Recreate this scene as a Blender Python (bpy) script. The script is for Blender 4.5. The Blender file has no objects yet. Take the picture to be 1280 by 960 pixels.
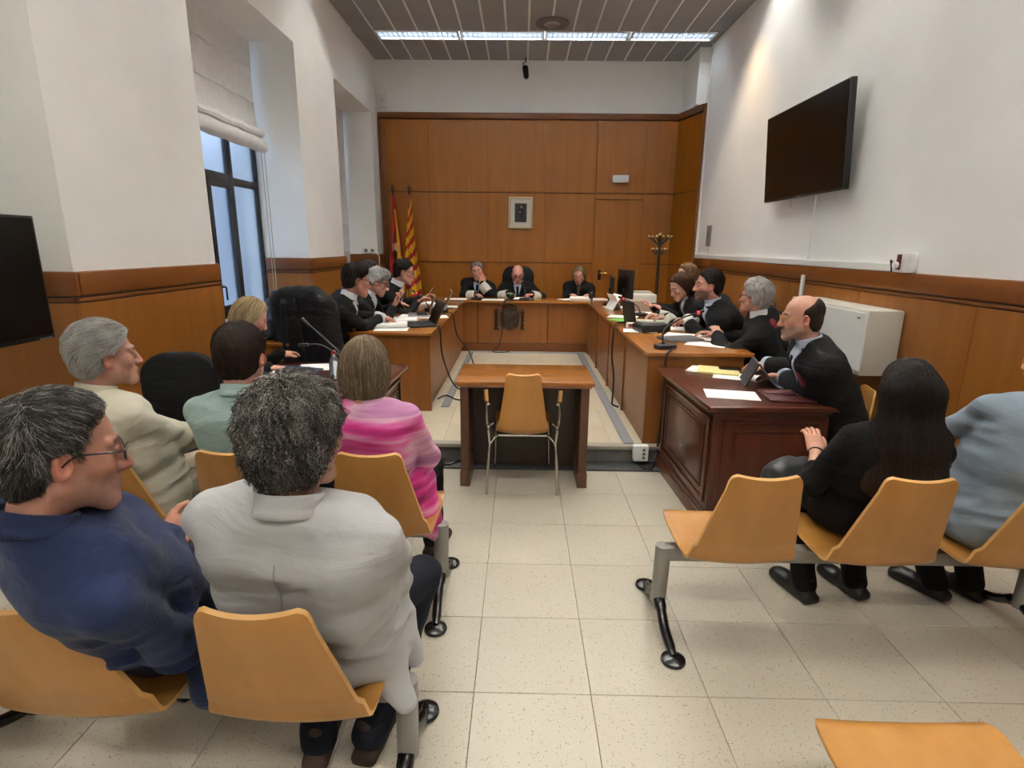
import bpy, bmesh, math, random
import numpy as np
from mathutils import Vector, Matrix

random.seed(7); RNG = np.random.default_rng(7)
SC = bpy.context.scene
COL = SC.collection

# ------------------------------------------------------------------ camera, world, exposure, lights
F_PX, PITCH, YAW, ROLL, CAM_H = 698.0, 13.9, -0.8, 0.6, 1.61
def cam_basis():
    p, y, r = map(math.radians, (PITCH, YAW, ROLL))
    f = Vector((math.sin(y)*math.cos(p), math.cos(y)*math.cos(p), -math.sin(p)))
    rt = Vector((math.cos(y), -math.sin(y), 0)); up = rt.cross(f)
    return rt*math.cos(r)+up*math.sin(r), up*math.cos(r)-rt*math.sin(r), f
cam_data = bpy.data.cameras.new('camera'); cam = bpy.data.objects.new('camera', cam_data); COL.objects.link(cam)
_r, _u, _f = cam_basis()
_m = Matrix((_r, _u, -_f)).transposed().to_4x4(); _m.translation = (0, 0, CAM_H)
cam.matrix_world = _m
cam_data.sensor_width = 36; cam_data.lens = F_PX/1280*36; cam_data.clip_start = .02
SC.camera = cam
SC.view_settings.view_transform = 'Standard'; SC.view_settings.look = 'None'
SC.view_settings.gamma = 1; SC.view_settings.use_curve_mapping = False
SC.view_settings.exposure = 1.3
LAMP_W = 72.0            # emission of the fluorescent fixtures
BACK_W = 20.0              # cool tubes by the back wall, dimmed to keep the louvres from clipping
SPOT_W = 9.0
world = bpy.data.worlds.new('world'); SC.world = world; world.use_nodes = True
world.node_tree.nodes['Background'].inputs[0].default_value = (.66, .79, 1.0, 1)
world.node_tree.nodes['Background'].inputs[1].default_value = 1.1

# ------------------------------------------------------------------ small tools
ALB = [.78]
def lin(c):
    c = [x/255 for x in c]
    return tuple((x/12.92 if x <= .04045 else ((x+.055)/1.055)**2.4)*ALB[0] for x in c)+(1,)
MATS = {}
def mat(name, rgb, rough=.6, rgb2=None, scale=(8,8,8), bump=0.0, bscale=60, metal=0, spec=.5, coat=0, noise_detail=4, lo=.3, hi=.7, coords='Object', emit=None, trans=0):
    if name in MATS: return MATS[name]
    ALB[0] = 1.0 if name in ('white_paint','white_linen_blind','ceiling_joint_white','white_plastic','fluorescent_tube_glow','paper') else .78
    m = bpy.data.materials.new(name); m.use_nodes = True; MATS[name] = m
    nt = m.node_tree; b = nt.nodes['Principled BSDF']
    b.inputs['Base Color'].default_value = lin(rgb); b.inputs['Roughness'].default_value = rough
    b.inputs['Metallic'].default_value = metal; b.inputs['Specular IOR Level'].default_value = spec
    if coat: b.inputs['Coat Weight'].default_value = coat; b.inputs['Coat Roughness'].default_value = .12
    if trans: b.inputs['Transmission Weight'].default_value = trans
    if emit: b.inputs['Emission Color'].default_value = lin(emit[0]); b.inputs['Emission Strength'].default_value = emit[1]
    if rgb2 is not None or bump:
        tc = nt.nodes.new('ShaderNodeTexCoord')
    if rgb2 is not None:
        mp = nt.nodes.new('ShaderNodeMapping'); mp.inputs['Scale'].default_value = scale
        nz = nt.nodes.new('ShaderNodeTexNoise'); nz.inputs['Scale'].default_value = 1; nz.inputs['Detail'].default_value = noise_detail
        rp = nt.nodes.new('ShaderNodeValToRGB')
        rp.color_ramp.elements[0].position = lo; rp.color_ramp.elements[0].color = lin(rgb)
        rp.color_ramp.elements[1].position = hi; rp.color_ramp.elements[1].color = lin(rgb2)
        nt.links.new(tc.outputs[coords], mp.inputs[0]); nt.links.new(mp.outputs[0], nz.inputs['Vector'])
        nt.links.new(nz.outputs['Fac'], rp.inputs[0]); nt.links.new(rp.outputs[0], b.inputs['Base Color'])
    if bump:
        n2 = nt.nodes.new('ShaderNodeTexNoise'); n2.inputs['Scale'].default_value = bscale; n2.inputs['Detail'].default_value = 3
        bp = nt.nodes.new('ShaderNodeBump'); bp.inputs['Strength'].default_value = bump; bp.inputs['Distance'].default_value = .004
        nt.links.new(tc.outputs[coords], n2.inputs['Vector']); nt.links.new(n2.outputs['Fac'], bp.inputs['Height'])
        nt.links.new(bp.outputs[0], b.inputs['Normal'])
    ALB[0] = .78
    return m

def link(name, me, m=None, parent=None, loc=None, rotz=0):
    o = bpy.data.objects.new(name, me); COL.objects.link(o)
    if m is not None and me is not None and len(me.materials) == 0: me.materials.append(m)
    if parent is not None: o.parent = parent
    if loc is not None: o.location = loc
    if rotz: o.rotation_euler = (0, 0, math.radians(rotz))
    return o
def tag(o, label=None, cat=None, group=None, kind=None):
    if label: o['label'] = label
    if cat: o['category'] = cat
    if group: o['group'] = group
    if kind: o['kind'] = kind
    return o
def empty(name, loc, rotz=0, label=None, cat=None, group=None):
    o = bpy.data.objects.new(name, None); COL.objects.link(o); o.location = loc
    o.rotation_euler = (0, 0, math.radians(rotz)); o.empty_display_size = .1
    return tag(o, label, cat, group)
class B:
    """collects shapes into one mesh"""
    def __init__(s): s.bm = bmesh.new()
    def _x(s, vs, M):
        if M is not None: bmesh.ops.transform(s.bm, matrix=M, verts=vs)
    def box(s, x0, x1, y0, y1, z0, z1, bev=0, M=None, seg=2):
        r = bmesh.ops.create_cube(s.bm, size=1); vs = r['verts']
        for v in vs: v.co = Vector((x0+(v.co.x+.5)*(x1-x0), y0+(v.co.y+.5)*(y1-y0), z0+(v.co.z+.5)*(z1-z0)))
        if bev:
            es = list({e for v in vs for e in v.link_edges})
            r2 = bmesh.ops.bevel(s.bm, geom=es, offset=bev, segments=seg, profile=.5, affect='EDGES')
            vs = list({v for f in r2['faces'] for v in f.verts} | {v for v in vs if v.is_valid})
        s._x(vs, M); return s
    def cyl(s, c0, c1, r0, r1=None, n=14, cap=True):
        r1 = r0 if r1 is None else r1
        c0, c1 = Vector(c0), Vector(c1); d = c1-c0; L = d.length
        M = Matrix.Translation((c0+c1)/2) @ d.to_track_quat('Z', 'Y').to_matrix().to_4x4()
        bmesh.ops.create_cone(s.bm, cap_ends=cap, segments=n, radius1=max(r0,1e-5), radius2=max(r1,1e-5), depth=L, matrix=M); return s
    def ball(s, c, r, n=12, sc=(1,1,1), M=None):
        MM = Matrix.Translation(c) @ Matrix.Diagonal((sc[0], sc[1], sc[2], 1))
        if M is not None: MM = M @ MM
        bmesh.ops.create_uvsphere(s.bm, u_segments=n, v_segments=max(6, n*2//3), radius=r, matrix=MM); return s
    def tube(s, pts, r, n=6, closed=False):
        pts = [Vector(p) for p in pts]; N = len(pts); rings = []
        rr = r if isinstance(r, (list, tuple)) else [r]*N
        prev = None
        for i, p in enumerate(pts):
            if closed: t = pts[(i+1) % N]-pts[i-1]
            else: t = pts[min(i+1, N-1)]-pts[max(i-1, 0)]
            t.normalize()
            a = (prev if prev is not None else (Vector((0,0,1)) if abs(t.z) < .9 else Vector((1,0,0))))
            a = (a - t*a.dot(t)).normalized(); prev = a; b = t.cross(a)
            rings.append([s.bm.verts.new(p+(a*math.cos(2*math.pi*k/n)+b*math.sin(2*math.pi*k/n))*rr[i]) for k in range(n)])
        for i in range(N if closed else N-1):
            A, C = rings[i], rings[(i+1) % N]
            for k in range(n): s.bm.faces.new((A[k], A[(k+1) % n], C[(k+1) % n], C[k]))
        if not closed:
            s.bm.faces.new(rings[0][::-1]); s.bm.faces.new(rings[-1])
        return s
    def prism(s, pts, axis, a, b, bev=0):
        """polygon in the plane across 'axis' (order kept), pulled from a to b"""
        def P(u, v, w): return {'x': (w, u, v), 'y': (u, w, v), 'z': (u, v, w)}[axis]
        A = [s.bm.verts.new(P(u, v, a)) for u, v in pts]; C = [s.bm.verts.new(P(u, v, b)) for u, v in pts]
        n = len(pts); fs = [s.bm.faces.new(A[::-1]), s.bm.faces.new(C)]
        for i in range(n): fs.append(s.bm.faces.new((A[i], A[(i+1) % n], C[(i+1) % n], C[i])))
        bmesh.ops.recalc_face_normals(s.bm, faces=fs)
        if bev:
            es = list({e for f in fs for e in f.edges})
            bmesh.ops.bevel(s.bm, geom=es, offset=bev, segments=2, profile=.5, affect='EDGES')
        return s
    def lathe(s, prof, c=(0,0,0), n=20, M=None):
        rings = []
        for r, z in prof:
            rings.append([s.bm.verts.new(Vector((c[0]+r*math.cos(2*math.pi*k/n), c[1]+r*math.sin(2*math.pi*k/n), c[2]+z))) for k in range(n)])
        fs = []
        for A, C in zip(rings, rings[1:]):
            for k in range(n): fs.append(s.bm.faces.new((A[k], A[(k+1) % n], C[(k+1) % n], C[k])))
        fs.append(s.bm.faces.new(rings[0][::-1])); fs.append(s.bm.faces.new(rings[-1]))
        if M is not None: bmesh.ops.transform(s.bm, matrix=M, verts=[v for R in rings for v in R])
        return s
    def mesh(s, name, smooth=False):
        me = bpy.data.meshes.new(name); s.bm.to_mesh(me); s.bm.free()
        if smooth:
            me.polygons.foreach_set('use_smooth', [True]*len(me.polygons))
            try: me.set_sharp_from_angle(angle=math.radians(40))
            except Exception: pass
        return me
    def put(s, name, m, parent=None, loc=None, rotz=0, smooth=True):
        return link(name, s.mesh(name, smooth), m, parent, loc, rotz)
def catmull(pts, k=6):
    P = [Vector(p) for p in pts]; out = []
    for i in range(len(P)-1):
        a, b, c, d = P[max(i-1, 0)], P[i], P[i+1], P[min(i+2, len(P)-1)]
        for j in range(k):
            t = j/k
            out.append(.5*((2*b)+(c-a)*t+(2*a-5*b+4*c-d)*t*t+(3*b-a-3*c+d)*t**3))
    return out+[P[-1]]

# ------------------------------------------------------------------ materials
M_WALL = mat('white_paint', (249,249,246), .9, (245,245,241), (3,3,3), bump=.08, bscale=220)
M_CEIL = mat('ceiling_panel_grey', (176,175,174), .75, (166,165,164), (2,2,2))
M_JOINT = mat('ceiling_joint_white', (235,233,228), .6)
def wood(name, a, b, grain='z', rough=.38, coat=.15):
    s = {'z': (14, 14, .9), 'x': (.9, 14, 14), 'y': (14, .9, 14)}[grain]
    return mat(name, a, rough, b, s, bump=0, coat=coat, noise_detail=6, lo=.25, hi=.75, spec=.4)
M_PANEL = wood('honey_wood_panel', (164,99,18), (147,84,12))
M_PANELY = wood('honey_wood_wainscot', (164,104,42), (147,89,32))
M_RAIL = wood('honey_wood_rail', (138,80,30), (121,67,22), 'y')
M_RAILX = wood('honey_wood_rail_back', (130,74,26), (114,62,20), 'x')
M_GROOVE = mat('dark_groove', (78,42,14), .7)
M_DESK = wood('desk_wood', (150,92,38), (133,77,27), 'z')
M_DESKTOP = wood('desk_top_wood', (172,110,46), (154,93,34), 'y', rough=.25, coat=.4)
M_DESKTOPX = wood('bench_top_wood', (172,110,46), (154,93,34), 'x', rough=.25, coat=.4)
M_MAHOG = wood('mahogany_wood', (98,44,24), (74,30,16), 'y', rough=.28, coat=.5)
M_MAHOGZ = wood('mahogany_panel', (98,48,28), (78,34,20), 'z', rough=.35, coat=.3)
M_PLY = wood('beech_ply', (200,144,74), (184,127,58), 'z', rough=.35, coat=.25)
M_PLYEDGE = mat('beech_ply_edge', (222,170,102), .5)
M_WALNUT = wood('walnut_wood', (112,74,48), (88,56,36), 'z')
M_WALNUTD = wood('dark_walnut_panel', (74,50,36), (60,40,30), 'z')
M_BLACKMET = mat('black_gloss_metal', (16,16,17), .25, spec=.6)
M_BLACKPL = mat('black_plastic', (20,20,21), .45)
M_GREYMET = mat('grey_painted_metal', (150,148,142), .4, metal=.3)
M_CHROME = mat('chrome', (205,200,192), .18, metal=1)
M_WHITEPL = mat('white_plastic', (232,232,228), .45)
M_OFFWHITE = mat('cream_metal', (222,218,206), .5)
M_SCREEN = mat('dark_screen', (9,8,8), .22, spec=.3)
M_PAPER = mat('paper', (244,243,240), .85)
M_GREYPL = mat('grey_plastic', (120,120,122), .5)
M_RACE = mat('grey_raceway', (150,152,154), .5)
M_DARKSTRIP = mat('dark_grey_strip', (78,80,80), .8, (64,66,66), (30,30,30))
M_RISER = mat('step_riser_stone', (122,120,114), .7, (104,102,98), (10,10,10))
M_NOSING = mat('step_nosing', (176,168,152), .5)
M_FRAME = mat('bronze_window_frame', (46,42,40), .5)
M_CABLE = mat('black_cable', (18,17,17), .5)
M_GROUT = mat('floor_joint', (112,100,84), .9)
M_BLIND = mat('white_linen_blind', (236,234,232), .9, (226,224,222), (20,20,20), bump=.2, bscale=300)
def tile_mat(name, base, alt, speck):
    m = mat(name, base, .33, alt, (2.2,2.2,2.2), spec=.45)
    nt = m.node_tree; b = nt.nodes['Principled BSDF']; src = b.inputs['Base Color'].links[0].from_socket
    tc = nt.nodes.new('ShaderNodeNewGeometry'); v = nt.nodes.new('ShaderNodeTexVoronoi'); v.inputs['Scale'].default_value = 85
    nz = nt.nodes.new('ShaderNodeTexNoise'); nz.inputs['Scale'].default_value = 40
    add = nt.nodes.new('ShaderNodeMath'); add.operation = 'MULTIPLY'
    rp = nt.nodes.new('ShaderNodeValToRGB'); rp.color_ramp.elements[0].position = .052; rp.color_ramp.elements[0].color = (1,1,1,1)
    rp.color_ramp.elements[1].position = .115; rp.color_ramp.elements[1].color = (0,0,0,1)
    mx = nt.nodes.new('ShaderNodeMix'); mx.data_type = 'RGBA'; mx.inputs['B'].default_value = lin(speck)
    nt.links.new(tc.outputs['Position'], v.inputs['Vector']); nt.links.new(tc.outputs['Position'], nz.inputs['Vector'])
    nt.links.new(v.outputs['Distance'], add.inputs[0]); nt.links.new(nz.outputs['Fac'], add.inputs[1])
    nt.links.new(add.outputs[0], rp.inputs[0]); nt.links.new(rp.outputs[0], mx.inputs['Factor'])
    nt.links.new(src, mx.inputs['A']); nt.links.new(mx.outputs['Result'], b.inputs['Base Color'])
    return m
M_TILES = [tile_mat('terrazzo_%d' % i, c, d, (150,134,110)) for i, (c, d) in enumerate([((210,202,184),(202,193,174)), ((207,199,181),(199,190,171)), ((212,204,187),(204,195,177))])]
M_PTILES = [tile_mat('platform_tile_%d' % i, c, d, (176,156,126)) for i, (c, d) in enumerate([((224,212,188),(216,203,177)), ((219,206,181),(210,196,169))])]

# ------------------------------------------------------------------ the room
XL, XR, YB, YN, ZC, HP = -2.28, 2.62, 9.4, -2.6, 4.35, .14
XN, YS = -2.76, 4.04          # window plane, platform edge
def struct(o): o['kind'] = 'structure'; return o

fl = struct(B().box(-3.0, XR+.1, YN-.1, YS+.2, -.12, -.006).put('floor', M_GROUT, smooth=False))
T = .4333; tx0, ty0 = -.1535, -.431
tile_me = [B().box(.0012, T-.0012, .0012, T-.0012, -.012, 0, bev=.0012, seg=1).mesh('tile') for _ in range(3)]
for me, m in zip(tile_me, M_TILES): me.materials.append(m)
for i in range(-7, 7):
    for j in range(0, 10):
        x, y = tx0+i*T, ty0+j*T
        if x > XR-.1 or y > 3.88: continue
        link('tile', tile_me[(i*7+j*5+(i*j) % 3) % 3], None, fl, (x, y, 0))
pf = struct(B().box(-3.0, XR+.1, YS, YB+.1, 0, HP-.006).put('platform', M_GROUT, smooth=False))
ptile_me = [B().box(.001, T-.001, .001, T-.001, -.01, 0, bev=.001, seg=1).mesh('tile') for _ in range(2)]
for me, m in zip(ptile_me, M_PTILES): me.materials.append(m)
for i in range(-6, 7):
    for j in range(0, 9):
        x, y = tx0+i*T, YS+.05+j*T
        if x > XR-.1 or x < -2.9: continue
        link('tile', ptile_me[(i*3+j*5) % 2], None, pf, (x, y, HP))
st = struct(B().box(-2.9, XR, YS-.012, YS, 0.004, HP-.03).put('trim_1', M_RISER, smooth=False))
B().box(-2.9, XR, YS-.03, YS+.048, HP-.028, HP+.004, bev=.006).put('step_nosing', M_NOSING, st)
struct(B().box(-2.9, XR, YS-.18, YS-.013, 0.0006, .012, bev=.003).put('trim_2', M_DARKSTRIP))

# ceiling: long metal planks with white joint strips, a recessed light band
ce = struct(B().box(-3.0, XR+.1, YN-.1, YB+.1, ZC+.09, ZC+.18).put('ceiling', M_JOINT, smooth=False))
ROWS = [8.38, 6.5, 4.2, 1.5, -1.4]  # second row is added out of view to brighten the back of the room
spans = []; y0 = YN
for r in sorted(ROWS): spans.append((y0, r-.17)); y0 = r+.17
spans.append((y0, YB))
pw = .292; npl = int((XR-XL)/pw)+1
for a, b in spans:
    me = B().box(.014, pw-.014, a+.008, b-.008, -.012, .031, bev=.004, seg=1).mesh('ceiling_plank'); me.materials.append(M_CEIL)
    B().box(-3.0, XR+.1, a, b, -.005, .091).put('ceiling_backing', M_JOINT, ce, (0, 0, ZC), smooth=False)
    for k in range(npl):
        x = XL+k*pw
        if x+pw > XR+.12: continue
        link('ceiling_plank', me, None, ce, (x, 0, ZC))
M_LAMP = mat('fluorescent_tube_glow', (255,255,255), .4, emit=((255,250,240), LAMP_W))
ALB[0] = 1.0; M_LAMP2 = mat('fluorescent_tube_cool', (255,255,255), .4, emit=((240,248,255), BACK_W)); M_LOUV = mat('louvre_grey', (150,156,164), .35, metal=.3)
M_REFL = mat('louvre_reflector', (224,226,230), .22, metal=.9)
fx_me = None
def light_fixture(x, y, label, lamp=None, louv=None):
    t = empty('ceiling_light', (x, y, ZC), 0, label, 'ceiling light', 'recessed louvred ceiling lights')
    h = B(); 
    h.box(-.56, .56, -.15, -.135, -.014, .03).box(-.56, .56, .135, .15, -.014, .03).box(-.56, -.545, -.135, .135, -.014, .03).box(.545, .56, -.135, .135, -.014, .03)
    h.put('frame', M_WHITEPL, t, smooth=False)
    B().box(-.545, .545, -.15, .15, .075, .08).box(-.545, .545, -.15, -.145, .02, .08).box(-.545, .545, .145, .15, .02, .08).put('reflector', M_REFL, t, smooth=False)
    for dy in (-.065, .065):
        B().cyl((-.53, dy, .052), (.53, dy, .052), .013, n=10).put('tube', lamp or M_LAMP, t)
    lv = B()
    for k in range(17): lv.box(-.53+k*.0662, -.526+k*.0662, -.134, .134, -.012, .03)
    for k in range(-1, 2): lv.box(-.54, .54, k*.066-.003, k*.066+.003, -.012, .03)
    lv.put('louvre', louv or M_REFL, t, smooth=False)
    return t
order = ['leftmost', 'second from the left', 'third from the left', 'rightmost']
for ri, ry in enumerate(ROWS):
    for k in range(4):
        if ri == 0: lab = 'recessed louvred fluorescent ceiling light near the back wall, %s of the four' % order[k]
        else: lab = 'recessed louvred fluorescent ceiling light outside the view, %s in %s row' % (order[k], ['', 'the added second', 'the third', 'the fourth', 'the rear'][ri])
        light_fixture(-1.43+k*1.135, ry, lab, M_LAMP2 if ri == 0 else None, M_LOUV if ri == 0 else None)
    fb = B(); fb.box(XL, -2.0, ry-.165, ry+.165, -.008, .02).box(2.54, XR, ry-.165, ry+.165, -.008, .02)
    fb.put('ceiling_filler', M_CEIL, ce, (0, 0, ZC), smooth=False)
# round air diffuser
t = empty('air_diffuser', (.35, 7.92, ZC), 0, 'round grey air diffuser in the ceiling before the light strip', 'vent')
M_DIFF = mat('diffuser_grey', (120,114,108), .5, metal=.2)
B().lathe([(.12,-.03),(.21,-.03),(.215,-.012),(.2,-.006),(.12,-.006)], n=32).put('rim', M_DIFF, t)
for rr in (.10, .065, .032): B().lathe([(rr-.02,-.05),(rr+.012,-.022),(rr+.008,-.018),(rr-.022,-.04)], n=28).put('cone_ring', mat('diffuser_light', (176,170,164), .45, metal=.2), t)
# little black camera hung from the ceiling at the back wall
t = empty('ceiling_camera', (.03, 9.25, ZC-.012), 0, 'small black camera hanging from the ceiling by the back wall', 'camera')
B().tube([(0,0,0),(.0,0,-.05),(-.05,0,-.09),(-.02,0,-.14)], .008).put('bracket', M_BLACKPL, t)
B().cyl((-.01,.02,-.13), (.005,-.06,-.27), .045, .04, n=16).ball((.005,-.06,-.27), .04).put('body', M_BLACKPL, t)
# warm downlight beside the right wall (just out of view)
for i, (sx, sy) in enumerate([(2.36, 7.0)]):
    t = empty('downlight', (sx, sy, ZC-.013), 0, 'warm recessed ceiling downlight close to the right wall, above the view', 'ceiling light')
    B().lathe([(.045,.0),(.06,.0),(.06,-.008),(.045,-.008)], n=20).put('trim_ring', M_WHITEPL, t)
    sd = bpy.data.lights.new('downlight_lamp', 'SPOT'); sd.energy = SPOT_W*4; sd.color = (1, .62, .30); sd.spot_size = math.radians(95); sd.spot_blend = .8; sd.shadow_soft_size = .04
    so = bpy.data.objects.new('downlight_lamp', sd); COL.objects.link(so); so.parent = t; so.location = (0, 0, -.02); so.rotation_euler = (0, math.radians(14), 0)

# left wall: piers, niches and soffits
NICHES = [(.95, 2.86), (4.22, 6.12), (7.34, 9.05)]
wl = B(); prev = YN
for a, b in NICHES:
    wl.box(-3.0, XL, prev, a, 0, ZC+.17); wl.box(-3.0, XL, a, b, 3.54, ZC+.17); prev = b
wl.box(-3.0, XL, prev, YB+.1, 0, ZC+.17)
wl.box(-3.0, -2.80, .95, 2.86, 0, 3.54)
wall_left = struct(wl.put('wall_left', M_WALL, smooth=False))
wr = struct(B().box(XR, XR+.12, YN, YB+.1, 0, ZC+.17).put('wall_right', M_WALL, smooth=False))
wb = struct(B().box(-3.0, XR+.12, YB, YB+.12, 0, ZC+.17).put('wall_back', M_WALL, smooth=False))
wn = struct(B().box(-3.0, XR+.12, YN-.12, YN, 0, ZC+.17).put('wall_front', M_WALL, smooth=False))
struct(B().box(2.47, XR, 8.76, YB, 3.6, ZC+.03, M=None).prism([(2.44,YB-.002),(XR,8.73),(XR,YB-.002)], 'z', 3.6, ZC+.03).put('trim_3', M_WALL, smooth=False))

# wainscot on the left piers, with rails
def pier_panels(y0, y1, z0, parent):
    B().box(XL, XL+.03, y0, y1, z0, 1.30, bev=.003).put('panel', M_PANELY, parent, smooth=False)
    B().box(XL, XL+.036, y0-.003, y1+.003, 1.335, 1.46, bev=.012).put('cap_rail', M_RAIL, parent)
    B().box(XL, XL+.026, y0, y1, 1.30, 1.335).put('groove_strip', M_GROOVE, parent, smooth=False)
    B().box(XL, XL+.034, y0, y1, 1.308, 1.324, bev=.003).put('bead', M_RAIL, parent, smooth=False)
def reveal_panels(y, x0, x1, z0, parent):
    B().box(x0, x1, y-.03, y, z0, 1.30, bev=.003).put('panel', M_PANELY, parent, smooth=False)
    B().box(x0, x1+.036, y-.036, y, 1.335, 1.46, bev=.012).put('cap_rail', M_RAILX, parent)
    B().box(x0, x1, y-.026, y, 1.30, 1.335).put('groove_strip', M_GROOVE, parent, smooth=False)
    B().box(x0, x1, y-.034, y, 1.308, 1.324, bev=.003).put('bead', M_RAILX, parent, smooth=False)
for y0, y1, z0 in [(2.83, 4.22, 0.02), (6.09, 7.34, HP+.01), (9.02, YB-.04, HP+.01)]:
    pier_panels(y0, y1, z0, wall_left)
for y, z0 in [(2.86, .02), (6.12, HP+.01), (9.05, HP+.01)]:
    reveal_panels(y, -2.79 if y < 3 else XN+.02, XL, z0, wall_left)
# right wall wainscot: panels with joints, cap rail, cable trunking
ys = [YN+.02, -1.3, -.1, 1.1, 2.2, 3.22, 4.36, 5.5, 6.6, 7.7, 8.70]
for a, b in zip(ys, ys[1:]):
    z0 = .02 if a < 3.9 else HP+.01
    if a < YS < b:
        B().box(XR-.03, XR, a+.002, b-.002, HP+.01, 1.30, bev=.003).put('panel', M_PANELY, wr, smooth=False)
    else: B().box(XR-.03, XR, a+.002, b-.002, z0, 1.30, bev=.003).put('panel', M_PANELY, wr, smooth=False)
B().box(XR-.036, XR, YN+.01, 8.70, 1.335, 1.46, bev=.012).put('cap_rail', M_RAIL, wr)
B().box(XR-.026, XR, YN+.01, 8.70, 1.30, 1.335).put('groove_strip', M_GROOVE, wr, smooth=False)
B().box(XR-.034, XR, YN+.01, 8.70, 1.308, 1.324, bev=.003).put('bead', M_RAIL, wr, smooth=False)

# back wall panelling: three tiers of panels with recessed joints
B().box(-2.26, 2.45, YB-.012, YB, HP+.01, 3.56).put('groove_backing', M_GROOVE, wb, smooth=False)
xs = [-2.17, -1.48, -.55, .37, 1.165, 1.93, 2.43]
tiers = [(HP+.01, 1.335), (1.347, 2.425), (2.437, 3.50)]
for ti, (z0, z1) in enumerate(tiers):
    for k, (a, b) in enumerate(zip(xs, xs[1:])):
        if k == 4 and ti < 2: continue
        B().box(a+.0015, b-.0015, YB-.03, YB-.004, z0, z1, bev=.002, seg=1).put('panel', M_PANEL, wb, smooth=False)
B().box(-2.26, -2.172, YB-.045, YB-.004, HP+.01, 3.50, bev=.006).put('edge_post', M_RAILX, wb)
B().box(-2.26, 2.44, YB-.06, YB-.004, 3.51, 3.60, bev=.01).put('cornice', M_RAILX, wb)
# angled panelled corner on the right
ac = B(); P0, P1 = Vector((2.43, YB-.02)), Vector((XR-.005, 8.72))
nrm = Vector((-(P1-P0).y, (P1-P0).x)).normalized()
if nrm.x > 0: nrm = -nrm
def slab(p, q, t, z0, z1):
    a, b = p, q; c, d = q+nrm*t, p+nrm*t
    return [(a.x,a.y),(b.x,b.y),(c.x,c.y),(d.x,d.y)]
tr = struct(B().prism(slab(P0, P1, .01, 0, 1), 'z', HP+.01, 3.52).put('trim_4', M_GROOVE, smooth=False))
for z0, z1 in tiers: B().prism(slab(P0, P1, .03, 0, 1), 'z', z0, z1).put('panel', M_PANEL, tr, smooth=False)
B().prism(slab(P0, P1, .06, 0, 1), 'z', 3.51, 3.60).put('cornice', M_RAILX, tr, smooth=False)
B().box(XR-.05, XR-.002, 8.66, 8.73, HP+.01, 3.60, bev=.006).put('edge_post', M_RAIL, tr)
# the flush door in the panelling
d1 = struct(B().box(1.1665, 1.9285, YB-.031, YB-.006, HP+.012, 2.335, bev=.002, seg=1).put('door_1', M_PANEL, smooth=False))
B().box(1.1665, 1.9285, YB-.031, YB-.005, 2.345, 2.425, bev=.002, seg=1).put('overpanel', M_PANEL, d1, smooth=False)
hd = B().box(1.26, 1.31, YB-.042, YB-.032, 1.08, 1.24, bev=.004).put('handle_plate', M_BLACKPL, d1)
B().tube([(1.285,YB-.04,1.19),(1.285,YB-.085,1.19),(1.30,YB-.09,1.19),(1.39,YB-.09,1.195)], .011, n=8).put('handle', mat('brass', (214,178,104), .25, metal=1), d1)

# cable trunking on the right wall (follows the rail and the panel edge)
tk = empty('cable_trunking', (0,0,0), 0, 'white cable trunking along the top of the right wall panelling', 'trunking')
B().box(XR-.03, XR-.001, 3.95, 8.60, 1.462, 1.515, bev=.004).put('channel', M_WHITEPL, tk, smooth=False)
B().box(XR-.025, XR-.001, 8.60, 8.648, 1.462, 4.34, bev=.004).put('riser_channel', M_WHITEPL, tk, smooth=False)
B().box(XR-.016, XR-.001, 5.26, 5.282, 1.516, 2.16, bev=.002).put('screen_channel', M_WALL, tk, smooth=False)
B().box(XR-.05, XR-.031, 5.21, 5.26, .80, 1.38, bev=.004).put('drop_channel', M_WHITEPL, tk, smooth=False)
# socket block on the trunking
sb = empty('socket_box', (XR-.002, 3.87, 1.49), 0, 'white socket box with dark red face and plug above right wall rail', 'socket')
B().box(-.07, 0, -.055, .055, -.028, .10, bev=.006).put('housing', M_WHITEPL, sb)
B().box(-.078, -.068, .005, .045, -.01, .09, bev=.003).put('socket_face', mat('dark_red_plastic', (110,30,34), .4), sb)
B().cyl((-.10,.03,.02), (-.07,.03,.02), .022).put('plug', M_WHITEPL, sb)
B().tube(catmull([(-.085,.055,.03),(-.08,.10,.05),(-.06,.12,.02),(-.05,.12,-.03)]), .005).put('lead', M_CABLE, sb)
# grey plate
gp = empty('wall_plate', (XR-.002, 8.10, 1.63), 0, 'grey flat control plate on right wall near the wood panelling', 'plate')
B().box(-.018, 0, -.08, .08, .0, .28, bev=.005).put('plate', mat('grey_plate', (150,150,142), .5), gp)
B().box(-.022, -.017, -.03, .03, .10, .18, bev=.002).put('badge', mat('grey_badge', (120,120,112), .5), gp)
B().box(-.012, 0, -.03, .03, -.112, -.001).put('conduit', M_WHITEPL, gp, smooth=False)
sw = empty('wall_switch', (XR-.031, 7.45, 1.12), 0, 'small white switch plate on wainscot behind the bearded lawyer', 'switch')
B().box(-.012, 0, -.07, .07, -.06, .06, bev=.004).put('plate', M_WHITEPL, sw); B().box(-.018, -.01, -.025, .025, -.03, .03, bev=.003).put('rocker', M_OFFWHITE, sw)

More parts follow.
